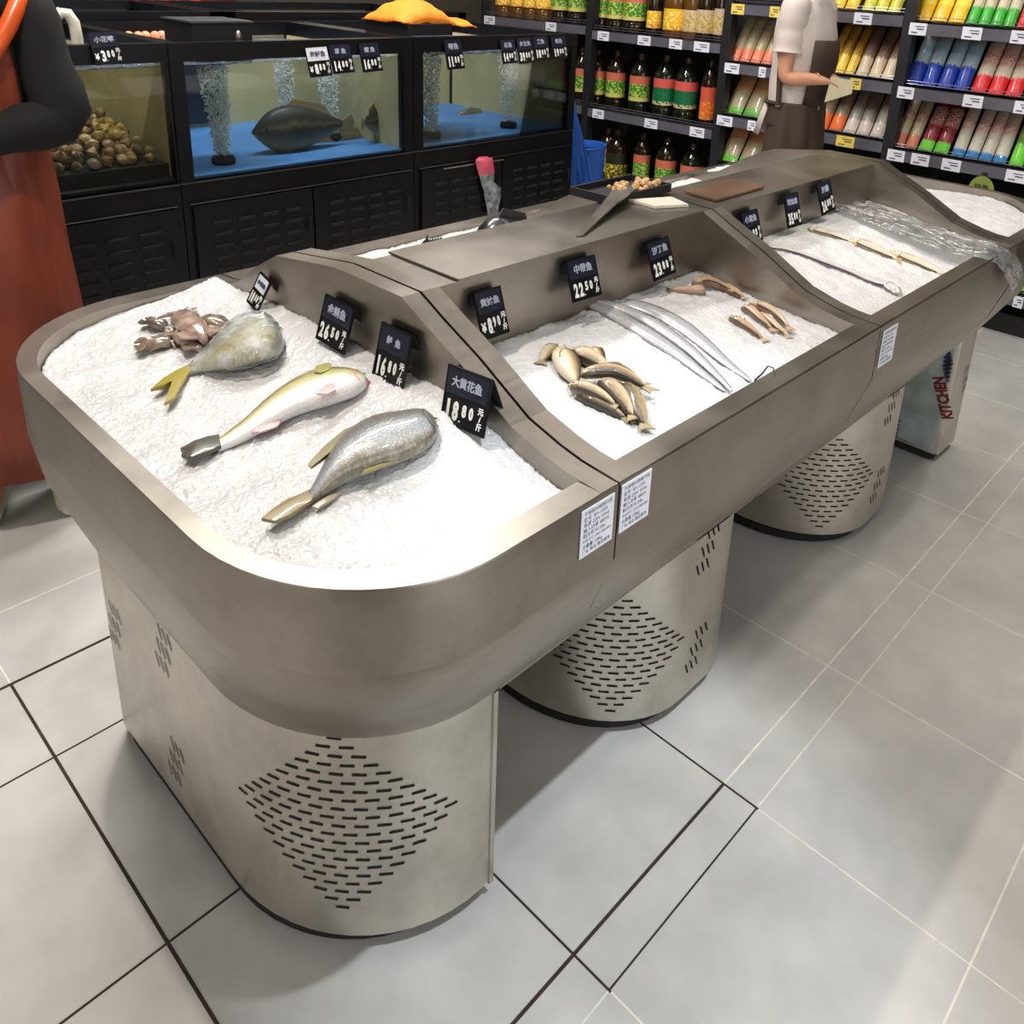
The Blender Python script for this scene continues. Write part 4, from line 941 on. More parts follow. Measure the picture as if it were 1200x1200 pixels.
mb = MB(); mb.box(A0.x+.02, 3.0, 1.337, A0.x+.24, 3.32, 1.384); tag(mb.build('basket', BLACKM, smooth=False, loc=(A0.x+.13, 3.16, 1.337)), 'low black basket under the orange netting', 'basket')
ORANGE_REFL = mat('peach skin', (226, 150, 110), .4, var=.25, nscale=30)
for i in range(12):  # balls added for the orange reflection on the tank water
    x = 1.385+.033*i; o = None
    mb = MB(); mb.ball((x, 3.74+.012*(i % 2), 1.290), (.019, .019, .019), 8); o = mb.build('peach', ORANGE_REFL, loc=(x, 3.74, 1.272)); tag(o, 'round orange ball standing for a reflection in the row at the back rim of the middle tank', 'reflection ball', 'orange balls standing for the water reflection behind the filter box')
mb = MB(); mb.box(1.36, 3.70, 1.255, 1.79, 3.79, 1.271); tag(mb.build('floating_board', mat('pale foam board', (150, 160, 168), .5, var=.2), smooth=False, loc=(1.57, 3.745, 1.255)), 'pale foam board under the row of orange reflection balls', 'board')
# plastic bag with pink top on the door
t = thing('plastic_bag', 'clear twisted plastic bag with a pink top hanging on a tank door', 'plastic bag', at(575, 252, 'y', TY0-.03))
def ragring(px0, px1, py, y0, dy): 
    a = at(px0, py, 'y', y0); b_ = at(px1, py, 'y', y0); c = (a+b_)/2; w = (b_.x-a.x)/2
    return [Vector((c.x+w*math.cos(2*PI*k/16)+.004*noise.noise(Vector((k*2.1, py*.3, 0))), y0+dy*math.sin(2*PI*k/16)+.008*noise.noise(Vector((k*1.7, py*.21, 3))), c.z)) for k in range(16)]
mb = MB(); mb.rings([ragring(*r) for r in ((560, 570, 184, 2.888, .012), (557, 577, 187, 2.885, .018), (559, 578, 195, 2.885, .018), (562, 579, 204, 2.885, .016))]); part(mb, 'pink_top', mat('pink rubber', (226, 96, 120), .45, var=.15), t, 'pink band')
mb = MB(); mb.rings([ragring(*r) for r in ((562, 579, 204, 2.885, .016), (564, 578, 214, 2.885, .014), (567, 586, 221, 2.885, .018), (569, 587, 232, 2.885, .014), (571, 584, 243, 2.885, .010), (572, 583, 253, 2.885, .008))]); part(mb, 'clear_film', clear_mat('bag film', (225, 230, 236), .5, .12, 1, 60, .5, (190, 196, 204)), t, angle=20)
mb = MB(); mb.tube([at(520, 198, 'y', TY0-.018), at(590, 187, 'y', TY0-.018)], .003, 6); part(mb, 'hook_wire', STEEL, t)
# blue sheet and bucket past the last tank
BLUE = mat('blue plastic', (34, 96, 188), .45, var=.12, nscale=6)
t = thing('bucket', 'blue plastic bucket standing past the end of the tanks', 'bucket', (3.78, 3.2, 0))
c = at(690, 168, 'y', 3.2); bx, bz = c.x, c.z
mb = MB(); mb.lathe([(.075, 0), (.08, .01), (.098, bz-.02), (.103, bz), (.096, bz), (.092, bz-.02), (.075, .03), (.001, .03)], (bx, 3.2, 0), 24); part(mb, 'bucket_wall', BLUE, t)
mb = MB(); mb.tube([(bx+.10*math.cos(a), 3.2+.10*math.sin(a), bz-.03-.02*math.sin(a)) for a in [PI+PI*i/10 for i in range(11)]], .004, 6); part(mb, 'handle', BLUE, t)
a_, b_, c_, d_ = at(669, 118, 'y', 3.05), at(673, 118, 'y', 3.05), at(697, 226, 'y', 3.05), at(668, 232, 'y', 3.05)
mb = MB(); n = 20; vs = []
for j in range(n+1):
    v = j/n; L_, R_ = a_.lerp(d_, v), b_.lerp(c_, v)
    for i in range(n+1):
        p = L_.lerp(R_, i/n); vs.append(p+Vector((0, .02*math.sin(i*1.1+v*2)*v, 0)))
mb.add(vs, [(j*(n+1)+i, j*(n+1)+i+1, (j+1)*(n+1)+i+1, (j+1)*(n+1)+i) for j in range(n) for i in range(n)])
o = mb.build('blue_apron', BLUE, loc=((a_+d_)/2)); tag(o, 'blue plastic apron hanging at the end of the tanks, before the bucket', 'apron'); o.modifiers.new('thickness', 'SOLIDIFY').thickness = .004
# second tank row and display behind
def back_tank(x0, x1, label):
    t = thing('fish_tank', label, 'fish tank', ((x0+x1)/2, 4.35, 0)); y0, y1 = 3.90, 4.8
    mb = MB(); mb.box(x0, y0, 0, x1, y1, .93); part(mb, 'cabinet', BLACK, t, smooth=False)
    mb = MB()
    for y in (y0, y1-.05): mb.box(x0, y, 1.335, x1, y+.05, 1.375)
    for x in (x0, x1-.05): mb.box(x, y0, 1.335, x+.05, y1, 1.374)
    for x in (x0, x1-.05):
        for y in (y0, y1-.05): mb.box(x, y, .93, x+.05, y+.05, 1.335)
    part(mb, 'frame', BLACK, t, smooth=False)
    mb = MB(); mb.box(x0+.05, y0+.02, .93, x1-.05, y0+.03, 1.335); part(mb, 'front_glass', GLASS, t, smooth=False)
    mb = MB(); mb.box(x0+.05, y0+.05, 1.30, x1-.05, y1-.05, 1.305); part(mb, 'water_surface', mat('blue grey water', (120, 146, 160), .15, var=.3, nscale=25, bump=1, bscale=60), t, smooth=False)
back_tank(.5, 1.95, 'black-framed tank in the second row, behind the conch shells')
back_tank(1.97, 3.4, 'black-framed tank in the second row, behind the filter box')
RED = mat('red meat', (214, 40, 34), .35, var=.4, nscale=14, coat=.4)
t = thing('meat_counter', 'dark red meat counter in the background behind the tanks', 'counter', (1.8, 5.3, 0))
mb = MB(); mb.box(.6, 5.0, 0, 2.6, 5.7, 1.42); part(mb, 'counter_body', mat('dark red panel', (92, 26, 22), .4, var=.3, nscale=4), t, smooth=False)
rnd = random.Random(9)
mb = MB(); mb.box(1.66, 4.90, 1.31, 2.52, 4.999, 1.334); part(mb, 'front_ledge', BLACKM, t, smooth=False)
for i in range(9):
    x = 1.72+.09*i+.02*math.sin(i*5); mb = MB(); mb.ball((x, 4.955, 1.352+.006*math.sin(i*3)), (.036, .03, .022), 8); o = mb.build('meat_cut', RED, loc=(x, 4.955, 1.335)); tag(o, 'red cut of meat in the row on the background counter', 'meat', 'cuts of meat in the background')
t = thing('plastic_curtain', 'pale cream panel hanging in the background above the middle tank', 'panel', (2.75, 4.85, 0))
mb = MB(); a, b_ = at(285, 12, 'y', 4.84), at(446, 12, 'y', 4.84); mb.box(a.x, 4.84, 1.41, b_.x, 4.86, 2.3); part(mb, 'panel_sheet', mat('cream panel', (190, 180, 158), .5, var=.06, nscale=3), t, smooth=False)
mb = MB(); mb.box(a.x+(b_.x-a.x)*.48, 4.836, 1.41, a.x+(b_.x-a.x)*.49, 4.84, 2.3); part(mb, 'panel_seam', mat('brown seam', (90, 76, 58), .6, var=0), t, smooth=False)

# ------------------------------------------------------------------ grocery shelves
GX0, GX1 = 4.5, 4.98
SH_M = mat('dark shelf metal', (30, 30, 34), .45, var=.2)
RAIL = mat('grey plastic price rail', (92, 90, 100), .25, var=.2, nscale=6, coat=.4)
PCARD = mat('white price card', (224, 224, 232), .4, var=.05)
YCARD = mat('yellow price card', (236, 206, 92), .4, var=.1)
def bay(y0, y1, shelves, label):
    t = thing('shelf_unit', label, 'shelf', (4.74, (y0+y1)/2, 0))
    mb = MB(); mb.box(GX1, y0, 0, GX1+.03, y1, 2.2); part(mb, 'back_panel', BLACKM, t, smooth=False)
    for y in (y0, y1-.028):
        mb = MB(); mb.box(GX0-.012, y, 0, GX0+.05, y+.028, 2.2); mb.box(GX0+.05, y+.010, .0, GX1, y+.018, .14); part(mb, 'upright', SH_M, t, smooth=False)
    mb = MB(); mb.box(GX0+.04, y0+.028, 0, GX1, y1-.028, .10); part(mb, 'base', BLACKM, t, smooth=False)
    for z, cards in shelves:
        mb = MB(); mb.box(GX0, y0+.03, z-.03, GX1, y1-.03, z); s = part(mb, 'shelf_board', SH_M, t, smooth=False)
        mb = MB(); mb.box(GX0-.014, y0+.03, z-.052, GX0-.001, y1-.03, z+.002); r = part(mb, 'price_rail', RAIL, s, 'grey price rail', smooth=False)
        mb = MB()
        for zz in (.02, .035): mb.tube([(GX0+.004, y0+.03, z+zz), (GX0+.004, y1-.03, z+zz)], .0018, 5)
        part(mb, 'wire_guard', RAIL, s)
        for yc, w, yel in cards:
            mb = MB(); mb.box(GX0-.018, yc-w, z-.054, GX0-.0145, yc, z+.004); c = part(mb, 'price_card', YCARD if yel else PCARD, s, 'yellow price card' if yel else 'white price card', smooth=False)
            mb = MB(); mb.box(GX0-.0195, yc-w*.85, z-.014, GX0-.0181, yc-w*.35, z-.010); mb.box(GX0-.0195, yc-w*.85, z-.027, GX0-.0181, yc-w*.45, z-.022); mb.box(GX0-.0195, yc-w*.5, z-.044, GX0-.0181, yc-w*.15, z-.039); part(mb, 'print_lines', INK, c, smooth=False)
def gy(px, z): return at(px, 0, 'x', GX0).y if False else gyy(px, z)
def gyy(px, z, x=GX0-.014):      # y on the plane x at height z seen at picture column px
    lo, hi = -1.0, 6.0
    def col(y):
        v = Vector((x, y, z))-CAM; return CX+FPX*v.dot(RX)/v.dot(FW)
    for _ in range(40):
        m_ = (lo+hi)/2
        if col(m_) > px: lo = m_
        else: hi = m_
    return lo
def cards(z, L): return [(gyy(a, z), gyy(a, z)-gyy(b_, z), yel) for a, b_, yel in L]
zA = (1.462, 1.148, .825, .22)
bay(.74, 1.80, [(zA[0], cards(zA[0], [(1067, 1087, 0), (1129, 1152, 0), (1186, 1205, 0)])), (zA[1], cards(zA[1], [(1053, 1072, 0), (1130, 1153, 0), (1190, 1210, 0)])),
    (zA[2], cards(zA[2], [(1041, 1061, 0), (1069, 1090, 0), (1105, 1127, 0), (1180, 1204, 0)])), (zA[3], cards(zA[3], [(1168, 1180, 0), (1189, 1200, 0)]))], 'black grocery shelf bay with the blue and red bags, at the picture edge')
zB = (1.492, 1.160, .852, .50)
bay(1.80, 2.86, [(zB[0], cards(zB[0], [(858, 873, 1), (903, 914, 1), (1002, 1023, 0)])), (zB[1], cards(zB[1], [(850, 867, 0), (890, 898, 0), (997, 1010, 1)])),
    (zB[2], cards(zB[2], [(841, 859, 0), (877, 886, 0), (981, 1002, 1)])), (zB[3], [])], 'black grocery shelf bay behind the person in the brown apron')
zC = (1.262, .755, .245)
bay(2.86, 3.92, [(zC[0], cards(zC[0], [(701, 714, 0), (748, 763, 0), (785, 800, 0), (814, 832, 0)])), (zC[1], cards(zC[1], [(695, 708, 0), (756, 771, 0), (809, 826, 0)])), (zC[2], [])], 'black shelf bay stacked with cooking oil bottles')
zD = (1.285, .76)
bay(3.92, 4.98, [(zD[0], cards(zD[0], [(568, 580, 0), (640, 652, 0)])), (zD[1], [])], 'black shelf bay with yellow-labelled bottles, behind the tank corner')
# rice bags
def bag_mat(name, low, up, mark, split=.34, clearish=True):
    k = N(name); uv = k.n('ShaderNodeUVMap').outputs[0]; sp = k.n('ShaderNodeSeparateXYZ'); k.l(uv, sp.inputs[0])
    nz = k.noise(9, 3, vec=uv); ma = k.n('ShaderNodeMath', operation='MULTIPLY_ADD'); k.l(nz, ma.inputs[0]); ma.inputs[1].default_value = .12; k.l(sp.outputs[1], ma.inputs[2])
    base = k.ramp(ma.outputs[0], [(split, lin(low)), (split+.03, lin(up)), (1, lin(tuple(x*.8 for x in up)))])
    g = k.noise(16, 2, vec=uv, stretch=(1.4, 2, 1)); gm = k.ramp(g, [(.52, (0,)*3), (.56, (1,)*3)])
    band = k.ramp(sp.outputs[1], [(.45, (0,)*3), (.5, (1,)*3), (.80, (1,)*3), (.84, (0,)*3)])
    mm = k.n('ShaderNodeMix', data_type='RGBA', blend_type='MULTIPLY'); mm.inputs[0].default_value = 1; k.l(gm, mm.inputs[6]); k.l(band, mm.inputs[7])
    mx = k.n('ShaderNodeMix', data_type='RGBA'); k.l(mm.outputs[2], mx.inputs[0]); k.l(base, mx.inputs[6]); mx.inputs[7].default_value = lin(mark)+(1,)
    k.l(mx.outputs[2], k.b.inputs['Base Color']); k.b.inputs['Roughness'].default_value = .28; k.b.inputs['Coat Weight'].default_value = .5
    k.bump(k.noise(14, 4, vec=uv), .5, .01); return k.m
def bag_mesh(w, L, th):
    mb = MB(); nu, nv = 8, 12
    for sd in (1, -1):
        vs, uv = [], []
        for j in range(nv+1):
            v = j/nv
            for i in range(nu+1):
                u = i/nu; bu = (math.sin(PI*u)**.45)*(math.sin(PI*min(1, max(0, v*.96+.02)))**.4)
                vs.append((sd*th*.5*bu+.002*noise.noise(Vector((u*5, v*7, sd))), (u-.5)*w*(.95+.05*math.sin(PI*v)), v*L)); uv.append((u, v))
        mb.add(vs, [(j*(nu+1)+i, j*(nu+1)+i+1, (j+1)*(nu+1)+i+1, (j+1)*(nu+1)+i) for j in range(nv) for i in range(nu)], uv)
    return mb
BM = {}
def bags(px0, px1, n, z, key, low, up, mark, words, where, L=.30, tilt=34, split=.34, gap=.94):
    if key not in BM: BM[key] = bag_mat(key, low, up, mark, split)
    y0, y1 = gyy(px0, z, GX0+.05), gyy(px1, z, GX0+.05); w = (y0-y1)/n
    ords = ['first', 'second', 'third', 'fourth', 'fifth', 'sixth']; me = None
    for i in range(n):
        if me is None:
            o = bag_mesh(w*gap, L, .055).build('rice_bag', BM[key]); me = o
        else: o = me.copy(); COL.objects.link(o)
        o.location = (GX0+.052, y0-w*(i+.5), z+.014); o.rotation_euler = (0, math.radians(tilt), random.uniform(-.04, .04))
        lab = words+' '+where if n == 1 else ords[i]+' '+words+' of '+['', '', 'two', 'three', 'four', 'five', 'six'][n]+' '+where
        tag(o, lab, 'bag', words+'s '+where)
TOPR, MIDR, LOWR = 'on the top shelf of the end bay', 'on the middle shelf of the end bay', 'on the lower shelf of the end bay'
bags(1070, 1129, 3, zA[0], 'yellow food bag', (240, 190, 20), (246, 214, 60), (200, 120, 30), 'bright yellow bag', TOPR)
bags(1130, 1188, 4, zA[0], 'green foot bag', (60, 176, 50), (206, 196, 168), (150, 110, 80), 'green-footed pale bag', TOPR)
bags(1189, 1215, 2, zA[0], 'red foot bag', (226, 36, 40), (214, 196, 176), (196, 60, 50), 'red-footed bag', TOPR)
bags(1059, 1134, 4, zA[1], 'blue foot bag', (22, 60, 168), (168, 176, 176), (120, 180, 214), 'blue-footed clear bag', MIDR, split=.44)
bags(1135, 1196, 3, zA[1], 'red foot bag', (226, 36, 40), (214, 196, 176), (196, 60, 50), 'red-footed rice bag', MIDR)
bags(1197, 1222, 1, zA[1], 'green foot bag', (60, 176, 50), (206, 196, 168), (150, 110, 80), 'green-footed bag', MIDR)
bags(1044, 1073, 2, zA[2], 'rosy foot bag', (206, 120, 92), (186, 172, 140), (150, 60, 50), 'rosy-footed beige bag', LOWR, split=.28)
bags(1074, 1110, 2, zA[2], 'dark red bag', (104, 206, 50), (134, 28, 36), (206, 190, 170), 'dark red bag', LOWR, split=.22)
bags(1113, 1178, 4, zA[2], 'white blue foot bag', (40, 130, 196), (212, 204, 186), (196, 50, 44), 'blue-footed white bag', LOWR, split=.16)
bags(1180, 1216, 2, zA[2], 'lime bag', (112, 214, 40), (96, 150, 60), (206, 206, 120), 'lime green bag', LOWR, split=.4)
bags(1176, 1212, 2, zA[3], 'lime bag', (112, 214, 40), (206, 150, 120), (206, 206, 120), 'green and rosy bag', 'on the lowest shelf by the floor', L=.24)
TOPM, MIDM, LOWM = 'on the top shelf behind the person', 'on the middle shelf behind the person', 'on the lower shelf behind the person'
bags(972, 1004, 2, zB[0], 'yellow food bag', (240, 190, 20), (246, 214, 60), (200, 120, 30), 'yellow bag', TOPM)
bags(1008, 1054, 3, zB[0], 'yellow green bag', (214, 206, 60), (206, 190, 140), (120, 150, 60), 'yellow-green bag', TOPM, split=.5)
bags(853, 903, 4, zB[1], 'pink foot bag', (232, 130, 96), (176, 160, 124), (120, 96, 70), 'pink-footed noodle bag', MIDM, split=.3)
bags(965, 1000, 3, zB[1], 'yellow straw bag', (244, 206, 70), (196, 150, 30), (120, 60, 30), 'golden yellow bag', MIDM, split=.4)
bags(1001, 1046, 3, zB[1], 'cream bag', (226, 202, 170), (150, 120, 100), (110, 40, 40), 'cream and brown bag', MIDM, split=.4)
bags(848, 890, 2, zB[2], 'green orange bag', (100, 170, 60), (160, 146, 110), (226, 110, 50), 'orange and green bag', 'beside the shirt hem', split=.18)
bags(953, 986, 2, zB[2], 'orange bag', (244, 110, 26), (150, 130, 104), (120, 70, 50), 'orange-footed bag', LOWM, split=.34)
bags(986, 1034, 3, zB[2], 'white rice bag', (222, 206, 190), (170, 164, 148), (150, 60, 60), 'white rice bag', LOWM, split=.3)
bags(842, 884, 2, zB[3]+.06, 'green orange bag', (90, 190, 50), (170, 160, 120), (226, 120, 50), 'orange and grey bag', 'on the shelf just above the counter ledge', split=.3)
# bottles
OIL = mat('dark oil bottle', (34, 24, 12), .12, var=.3, nscale=8, coat=.6)
OILG = mat('dark green oil bottle', (22, 26, 14), .12, var=.3, nscale=8, coat=.6)
AMB = mat('amber oil bottle', (96, 62, 16), .12, var=.3, nscale=8, coat=.6)
CAPM = mat('dark red cap', (74, 40, 36), .35, var=.2)
def label_mat(name, top, mid, blob, low):
    k = N(name); uv = k.n('ShaderNodeTexCoord').outputs['Object']; sp = k.n('ShaderNodeSeparateXYZ'); k.l(uv, sp.inputs[0])
    g = k.ramp(sp.outputs[2], [(0, lin(low)), (.02, lin(mid)), (.105, lin(mid)), (.108, lin(top))], 'CONSTANT')
    nb = k.ramp(k.noise(70, 3, vec=uv), [(.50, (0,)*3), (.56, (1,)*3)]); mk = k.ramp(sp.outputs[2], [(0, (1,)*3), (.102, (1,)*3), (.106, (0,)*3)], 'CONSTANT')
    mm = k.n('ShaderNodeMix', data_type='RGBA', blend_type='MULTIPLY'); mm.inputs[0].default_value = 1; k.l(nb, mm.inputs[6]); k.l(mk, mm.inputs[7])
    mx = k.n('ShaderNodeMix', data_type='RGBA'); k.l(mm.outputs[2], mx.inputs[0]); k.l(g, mx.inputs[6]); mx.inputs[7].default_value = lin(blob)+(1,)
    k.l(mx.outputs[2], k.b.inputs['Base Color']); k.b.inputs['Roughness'].default_value = .35; return k.m
LG = label_mat('green label', (206, 110, 84), (52, 128, 40), (190, 200, 90), (214, 190, 120)); LY = label_mat('yellow label', (240, 190, 40), (240, 176, 30), (255, 226, 120), (214, 140, 30))
LT = label_mat('teal label', (214, 92, 84), (24, 110, 62), (20, 96, 60), (206, 190, 140)); LO = label_mat('orange label', (214, 90, 66), (226, 100, 36), (244, 150, 60), (206, 120, 60))
LP = label_mat('pale label', (206, 180, 150), (214, 190, 140), (176, 150, 60), (206, 170, 140)); LC = label_mat('corn label', (40, 40, 20), (62, 78, 30), (230, 190, 60), (40, 60, 24))
_b = {}
def bottle(y, z, r, h, gm, lm, label, lab0=.22, labh=.42, x=GX0+.13, name='oil_bottle'):
    key = (r, h, gm.name, lm.name, lab0)
    if key in _b: o = copy_tree(_b[key]); o.location = (x, y, z)
    else:
        o = thing(name, label, 'bottle', (x, y, z)); _b[key] = o
        prof = [(.001, 0), (r*.92, 0), (r, .01), (r, h*.16), (r*.96, h*.18), (r, h*.20), (r, h*.64), (r*.97, h*.70), (r*.78, h*.80), (r*.40, h*.88), (r*.27, h*.91), (r*.27, h*.94), (.001, h*.94)]
        mb = MB(); mb.lathe(prof, n=18); mb.build('bottle_body', gm, o)
        mb = MB(); mb.lathe([(r*.30, h*.915), (r*.31, h*.925), (r*.30, h*.985), (r*.28, h), (.001, h)], n=14); mb.build('cap', CAPM, o)
        mb = MB(); mb.lathe([(r*1.012, 0), (r*1.012, h*labh)], n=18); q = mb.v[:]; lb = MB(); n = 18
        lb.rings([[(r*1.015*math.cos(2*PI*k/n), r*1.015*math.sin(2*PI*k/n), zz) for k in range(n)] for zz in (0, h*labh)], caps=(False, False)); l_ = lb.build('paper_label', lm, o); l_.location = (0, 0, h*lab0)
        mb = MB(); mb.tube([(-r*.32, 0, h*.88), (-r*.75, 0, h*.86), (-r*.9, 0, h*.78), (-r*.86, 0, h*.70)], r*.07, 6); mb.build('handle', gm, o)
    o['label'] = label; o['category'] = 'bottle'; return o
zt, zm, zl = zC[0]+.001, zC[1]+.001, zC[2]+.001
def row(L, z, xx=GX0+.13):
    for px, r, h, gm, lm, lab, *kw in L:
        o = bottle(gyy(px, z+.1, xx), z, r*1.26, h*1.04, gm, lm, lab, *(kw or []), x=xx); o['group'] = 'oil bottles on the shelves'
row([(704, .052, .36, OIL, LG, 'green-labelled oil bottle on the upper shelf by the upright near the tank corner'), (723, .052, .36, OIL, LG, 'green-labelled oil bottle on the upper shelf, second from the upright'), (744, .062, .36, OIL, LG, 'stout green-labelled oil bottle on the upper shelf, third from the upright'),
     (767, .040, .33, OIL, LY, 'slim dark bottle with small yellow label on the upper shelf', .14, .30), (792, .062, .38, AMB, LY, 'amber oil bottle with square yellow label on the upper shelf', .12, .32), (812, .050, .38, AMB, LP, 'amber bottle with pale label behind the square yellow one', .12, .32),
     (828, .052, .38, OIL, LP, 'dark bottle with pale rosy label, last but one on the upper oil shelf', .12, .34), (845, .036, .36, OIL, LP, 'thin dark bottle with a pale label against the upright', .12, .4)], zt)
row([(681, .045, .36, OIL, LG, 'oil bottle half hidden by the tank corner on the middle shelf'), (699, .050, .36, OIL, LG, 'green-labelled oil bottle on the middle shelf, right after the upright'), (721, .054, .37, OIL, LG, 'green-labelled bottle above the blue bucket on the middle shelf'),
     (749, .056, .37, OILG, LG, 'yellow-green labelled oil bottle in the centre of the middle shelf'), (778, .060, .38, OILG, LT, 'big dark bottle with teal and red label, first of its pair'), (803, .060, .38, OILG, LT, 'big dark bottle with teal and red label, second of its pair'),
     (829, .040, .38, OIL, LO, 'slim bottle with an orange-red label at the end of the middle shelf', .1, .5)], zm)
row([(711, .05, .36, OIL, LG, 'dark bottle half hidden behind the bucket on the lowest shelf'), (722, .062, .36, OIL, LC, 'bottle with corn-cob label and white collar on the lowest shelf', .10, .5), (751, .046, .37, OIL, LG, 'green-labelled slim bottle on the lowest shelf'), (779, .056, .37, OIL, LG, 'dark bottle with a red and green label on the lowest shelf'), (809, .060, .37, OILG, LG, 'dark bottle mostly hidden by the counter on the lowest shelf')], zl)
row([(x, .058, .36, AMB, LY, 'yellow-labelled bottle, '+w+' in the row above the tank') for x, w in ((592, 'first'), (609, 'second'), (624, 'third'), (638, 'fourth'))], zD[0]+.001)
row([(x, .052, .36, OIL, LG, 'green-labelled bottle, '+w+' of the pair after the yellow ones') for x, w in ((657, 'first'), (677, 'second'))], zD[0]+.001)
mb = MB(); c = Vector((GX0+.13, gyy(722, zl+.3, GX0+.13), zl+.36*.80))
for i in range(9):
    a = 2*PI*i/9; mb.ball(c+Vector((.03*math.cos(a), .03*math.sin(a), .006*(i % 2))), (.019, .019, .022), 6)
tag(mb.build('bow_ribbon', mat('cream ribbon', (230, 220, 180), .5, var=.1), loc=c), 'cream ribbon bow around the neck of the corn-label bottle', 'ribbon')
# round sign under the end bay
c = at(1149, 224, 'x', GX0-.03); rr = .075
t = thing('round_sign', 'round yellow-green shelf sign hanging under the lower price rail', 'sign', c)
mb = MB(); mb.rings([[(c.x+d, c.y+rr*.82*math.cos(2*PI*k/24), c.z+rr*math.sin(2*PI*k/24)) for k in range(24)] for d in (0, .003)]); part(mb, 'disc', mat('green sign', (128, 140, 62), .5, var=.1), t)
mb = MB(); add_text(mb, '特惠', .035, yz_mat(c.x-.001, c.y, c.z+.015), 1, .0005); add_text(mb, '产品', .035, yz_mat(c.x-.001, c.y, c.z-.025), 1, .0005); part(mb, 'sign_lettering', mat('dark green ink', (50, 60, 24), .6, var=0), t, smooth=False)
mb = MB(); mb.box(c.x+.003, c.y-.01, c.z+rr*.9, c.x+.016, c.y+.01, zA[2]-.031); part(mb, 'hanger', SH_M, t, smooth=False)
# jars on the shelf low down in the end bay
for i, px in enumerate((1062, 1080, 1098, 1116, 1132, 1176, 1192)):
    y = gyy(px, .6, GX0+.12); mb = MB(); t = thing('jar', 'dark glass jar, '+['first', 'second', 'third', 'fourth', 'fifth', 'sixth', 'seventh'][i]+' in the row under the lower bags', 'jar', (GX0+.12, y, .50), 'dark jars under the lower bags')
    mb.lathe([(.001, 0), (.036, 0), (.038, .01), (.038, .12), (.028, .15), (.001, .15)], n=14); mb.build('jar_body', OIL, t); mb = MB(); mb.lathe([(.03, .148), (.031, .175), (.001, .176)], n=14); mb.build('lid', mat('pale lid', (170, 160, 140), .4, .5, var=0) if i == 0 else bpy.data.materials['pale lid'], t)
mb = MB(); mb.box(GX0+.02, .77, .48, GX1, 1.77, .499); tag(struct(mb.build('shelf_plank', SH_M, smooth=False)), None)

# things lying on the ledge of the counter
t = thing('serving_tray', 'shallow black tray with golden crumbs, lying across the counter ledge', 'tray', (1.55, 1.22, ZT+.006))
mb = MB(); mb.box(1.44, 1.165, ZT+.005, 1.66, 1.29, ZT+.010)
for a in ((1.44, 1.165, 1.66, 1.17), (1.44, 1.285, 1.66, 1.29), (1.44, 1.17, 1.445, 1.285), (1.655, 1.17, 1.66, 1.285)): mb.box(a[0], a[1], ZT+.010, a[2], a[3], ZT+.024)
part(mb, 'tray_body', BLACKM, t, smooth=False)
CR = mat('golden crumbs', (190, 150, 104), .6, var=.4, nscale=90, bump=.5); rnd = random.Random(4); mb = MB()
for i in range(70):
    mb.ball((1.50+.13*rnd.random(), 1.175+.06*rnd.random(), ZT+.014+.016*rnd.random()), rnd.uniform(.005, .009), 4)
o = mb.build('bread_crumbs', CR, loc=(1.55, 1.24, ZT+.012)); tag(o, 'golden crumb pieces heaped in the black tray on the ledge', 'crumbs', kind='stuff')
mb = MB(); P = [at(675, 277, 'z', ZT+.006), at(684, 276, 'z', ZT+.006), at(722, 240, 'z', ZT+.02), at(744, 223, 'z', ZT+.03), at(736, 217, 'z', ZT+.03), at(718, 224, 'z', ZT+.025)]; mb.prism(P, (0, 0, .003))
tag(mb.build('steel_lid', STEEL, smooth=False, loc=(1.22, 1.055, ZT+.005)), 'thin steel lid leaning on the edge of the black tray', 'lid')
mb = MB(); mb.prism([Vector(p) for p in ((1.50, 1.09, ZT+.005), (1.575, 1.055, ZT+.005), (1.60, 1.12, ZT+.005), (1.50, 1.165, ZT+.005))], (0, 0, .006))
tag(mb.build('plastic_plate', mat('pale plastic plate', (206, 200, 184), .3, var=.05), smooth=False, loc=(1.53, 1.1, ZT+.005)), 'small pale plastic plate between the black tray and the second divider', 'plate')
mb = MB(); mb.prism([Vector(p) for p in ((1.68, 1.05, ZT+.001), (1.90, 1.055, ZT+.001), (1.91, 1.15, ZT+.001), (1.69, 1.15, ZT+.001))], (0, 0, .005))
tag(mb.build('ledge_reflection', mat('brown reflection plate', (98, 76, 60), .3, var=.3, nscale=7), smooth=False, loc=(1.8, 1.1, ZT)), 'thin brown plate standing for a reflection on the ledge of the third bed', 'board')  # thin plate added for the brown reflection on the steel ledge
q = at(593, 273, 'y', 1.34)
swimmer('dark grey fish lying alone on the ice behind the ledge', q.x, 1.34, q.z-.022, .19, .13, .10, fish_mat('dark fish skin', [(0, (70, 66, 64)), (.5, (48, 45, 46)), (1, (26, 25, 28))], .3, 0, nscale=40), -1, 'dark_fish')
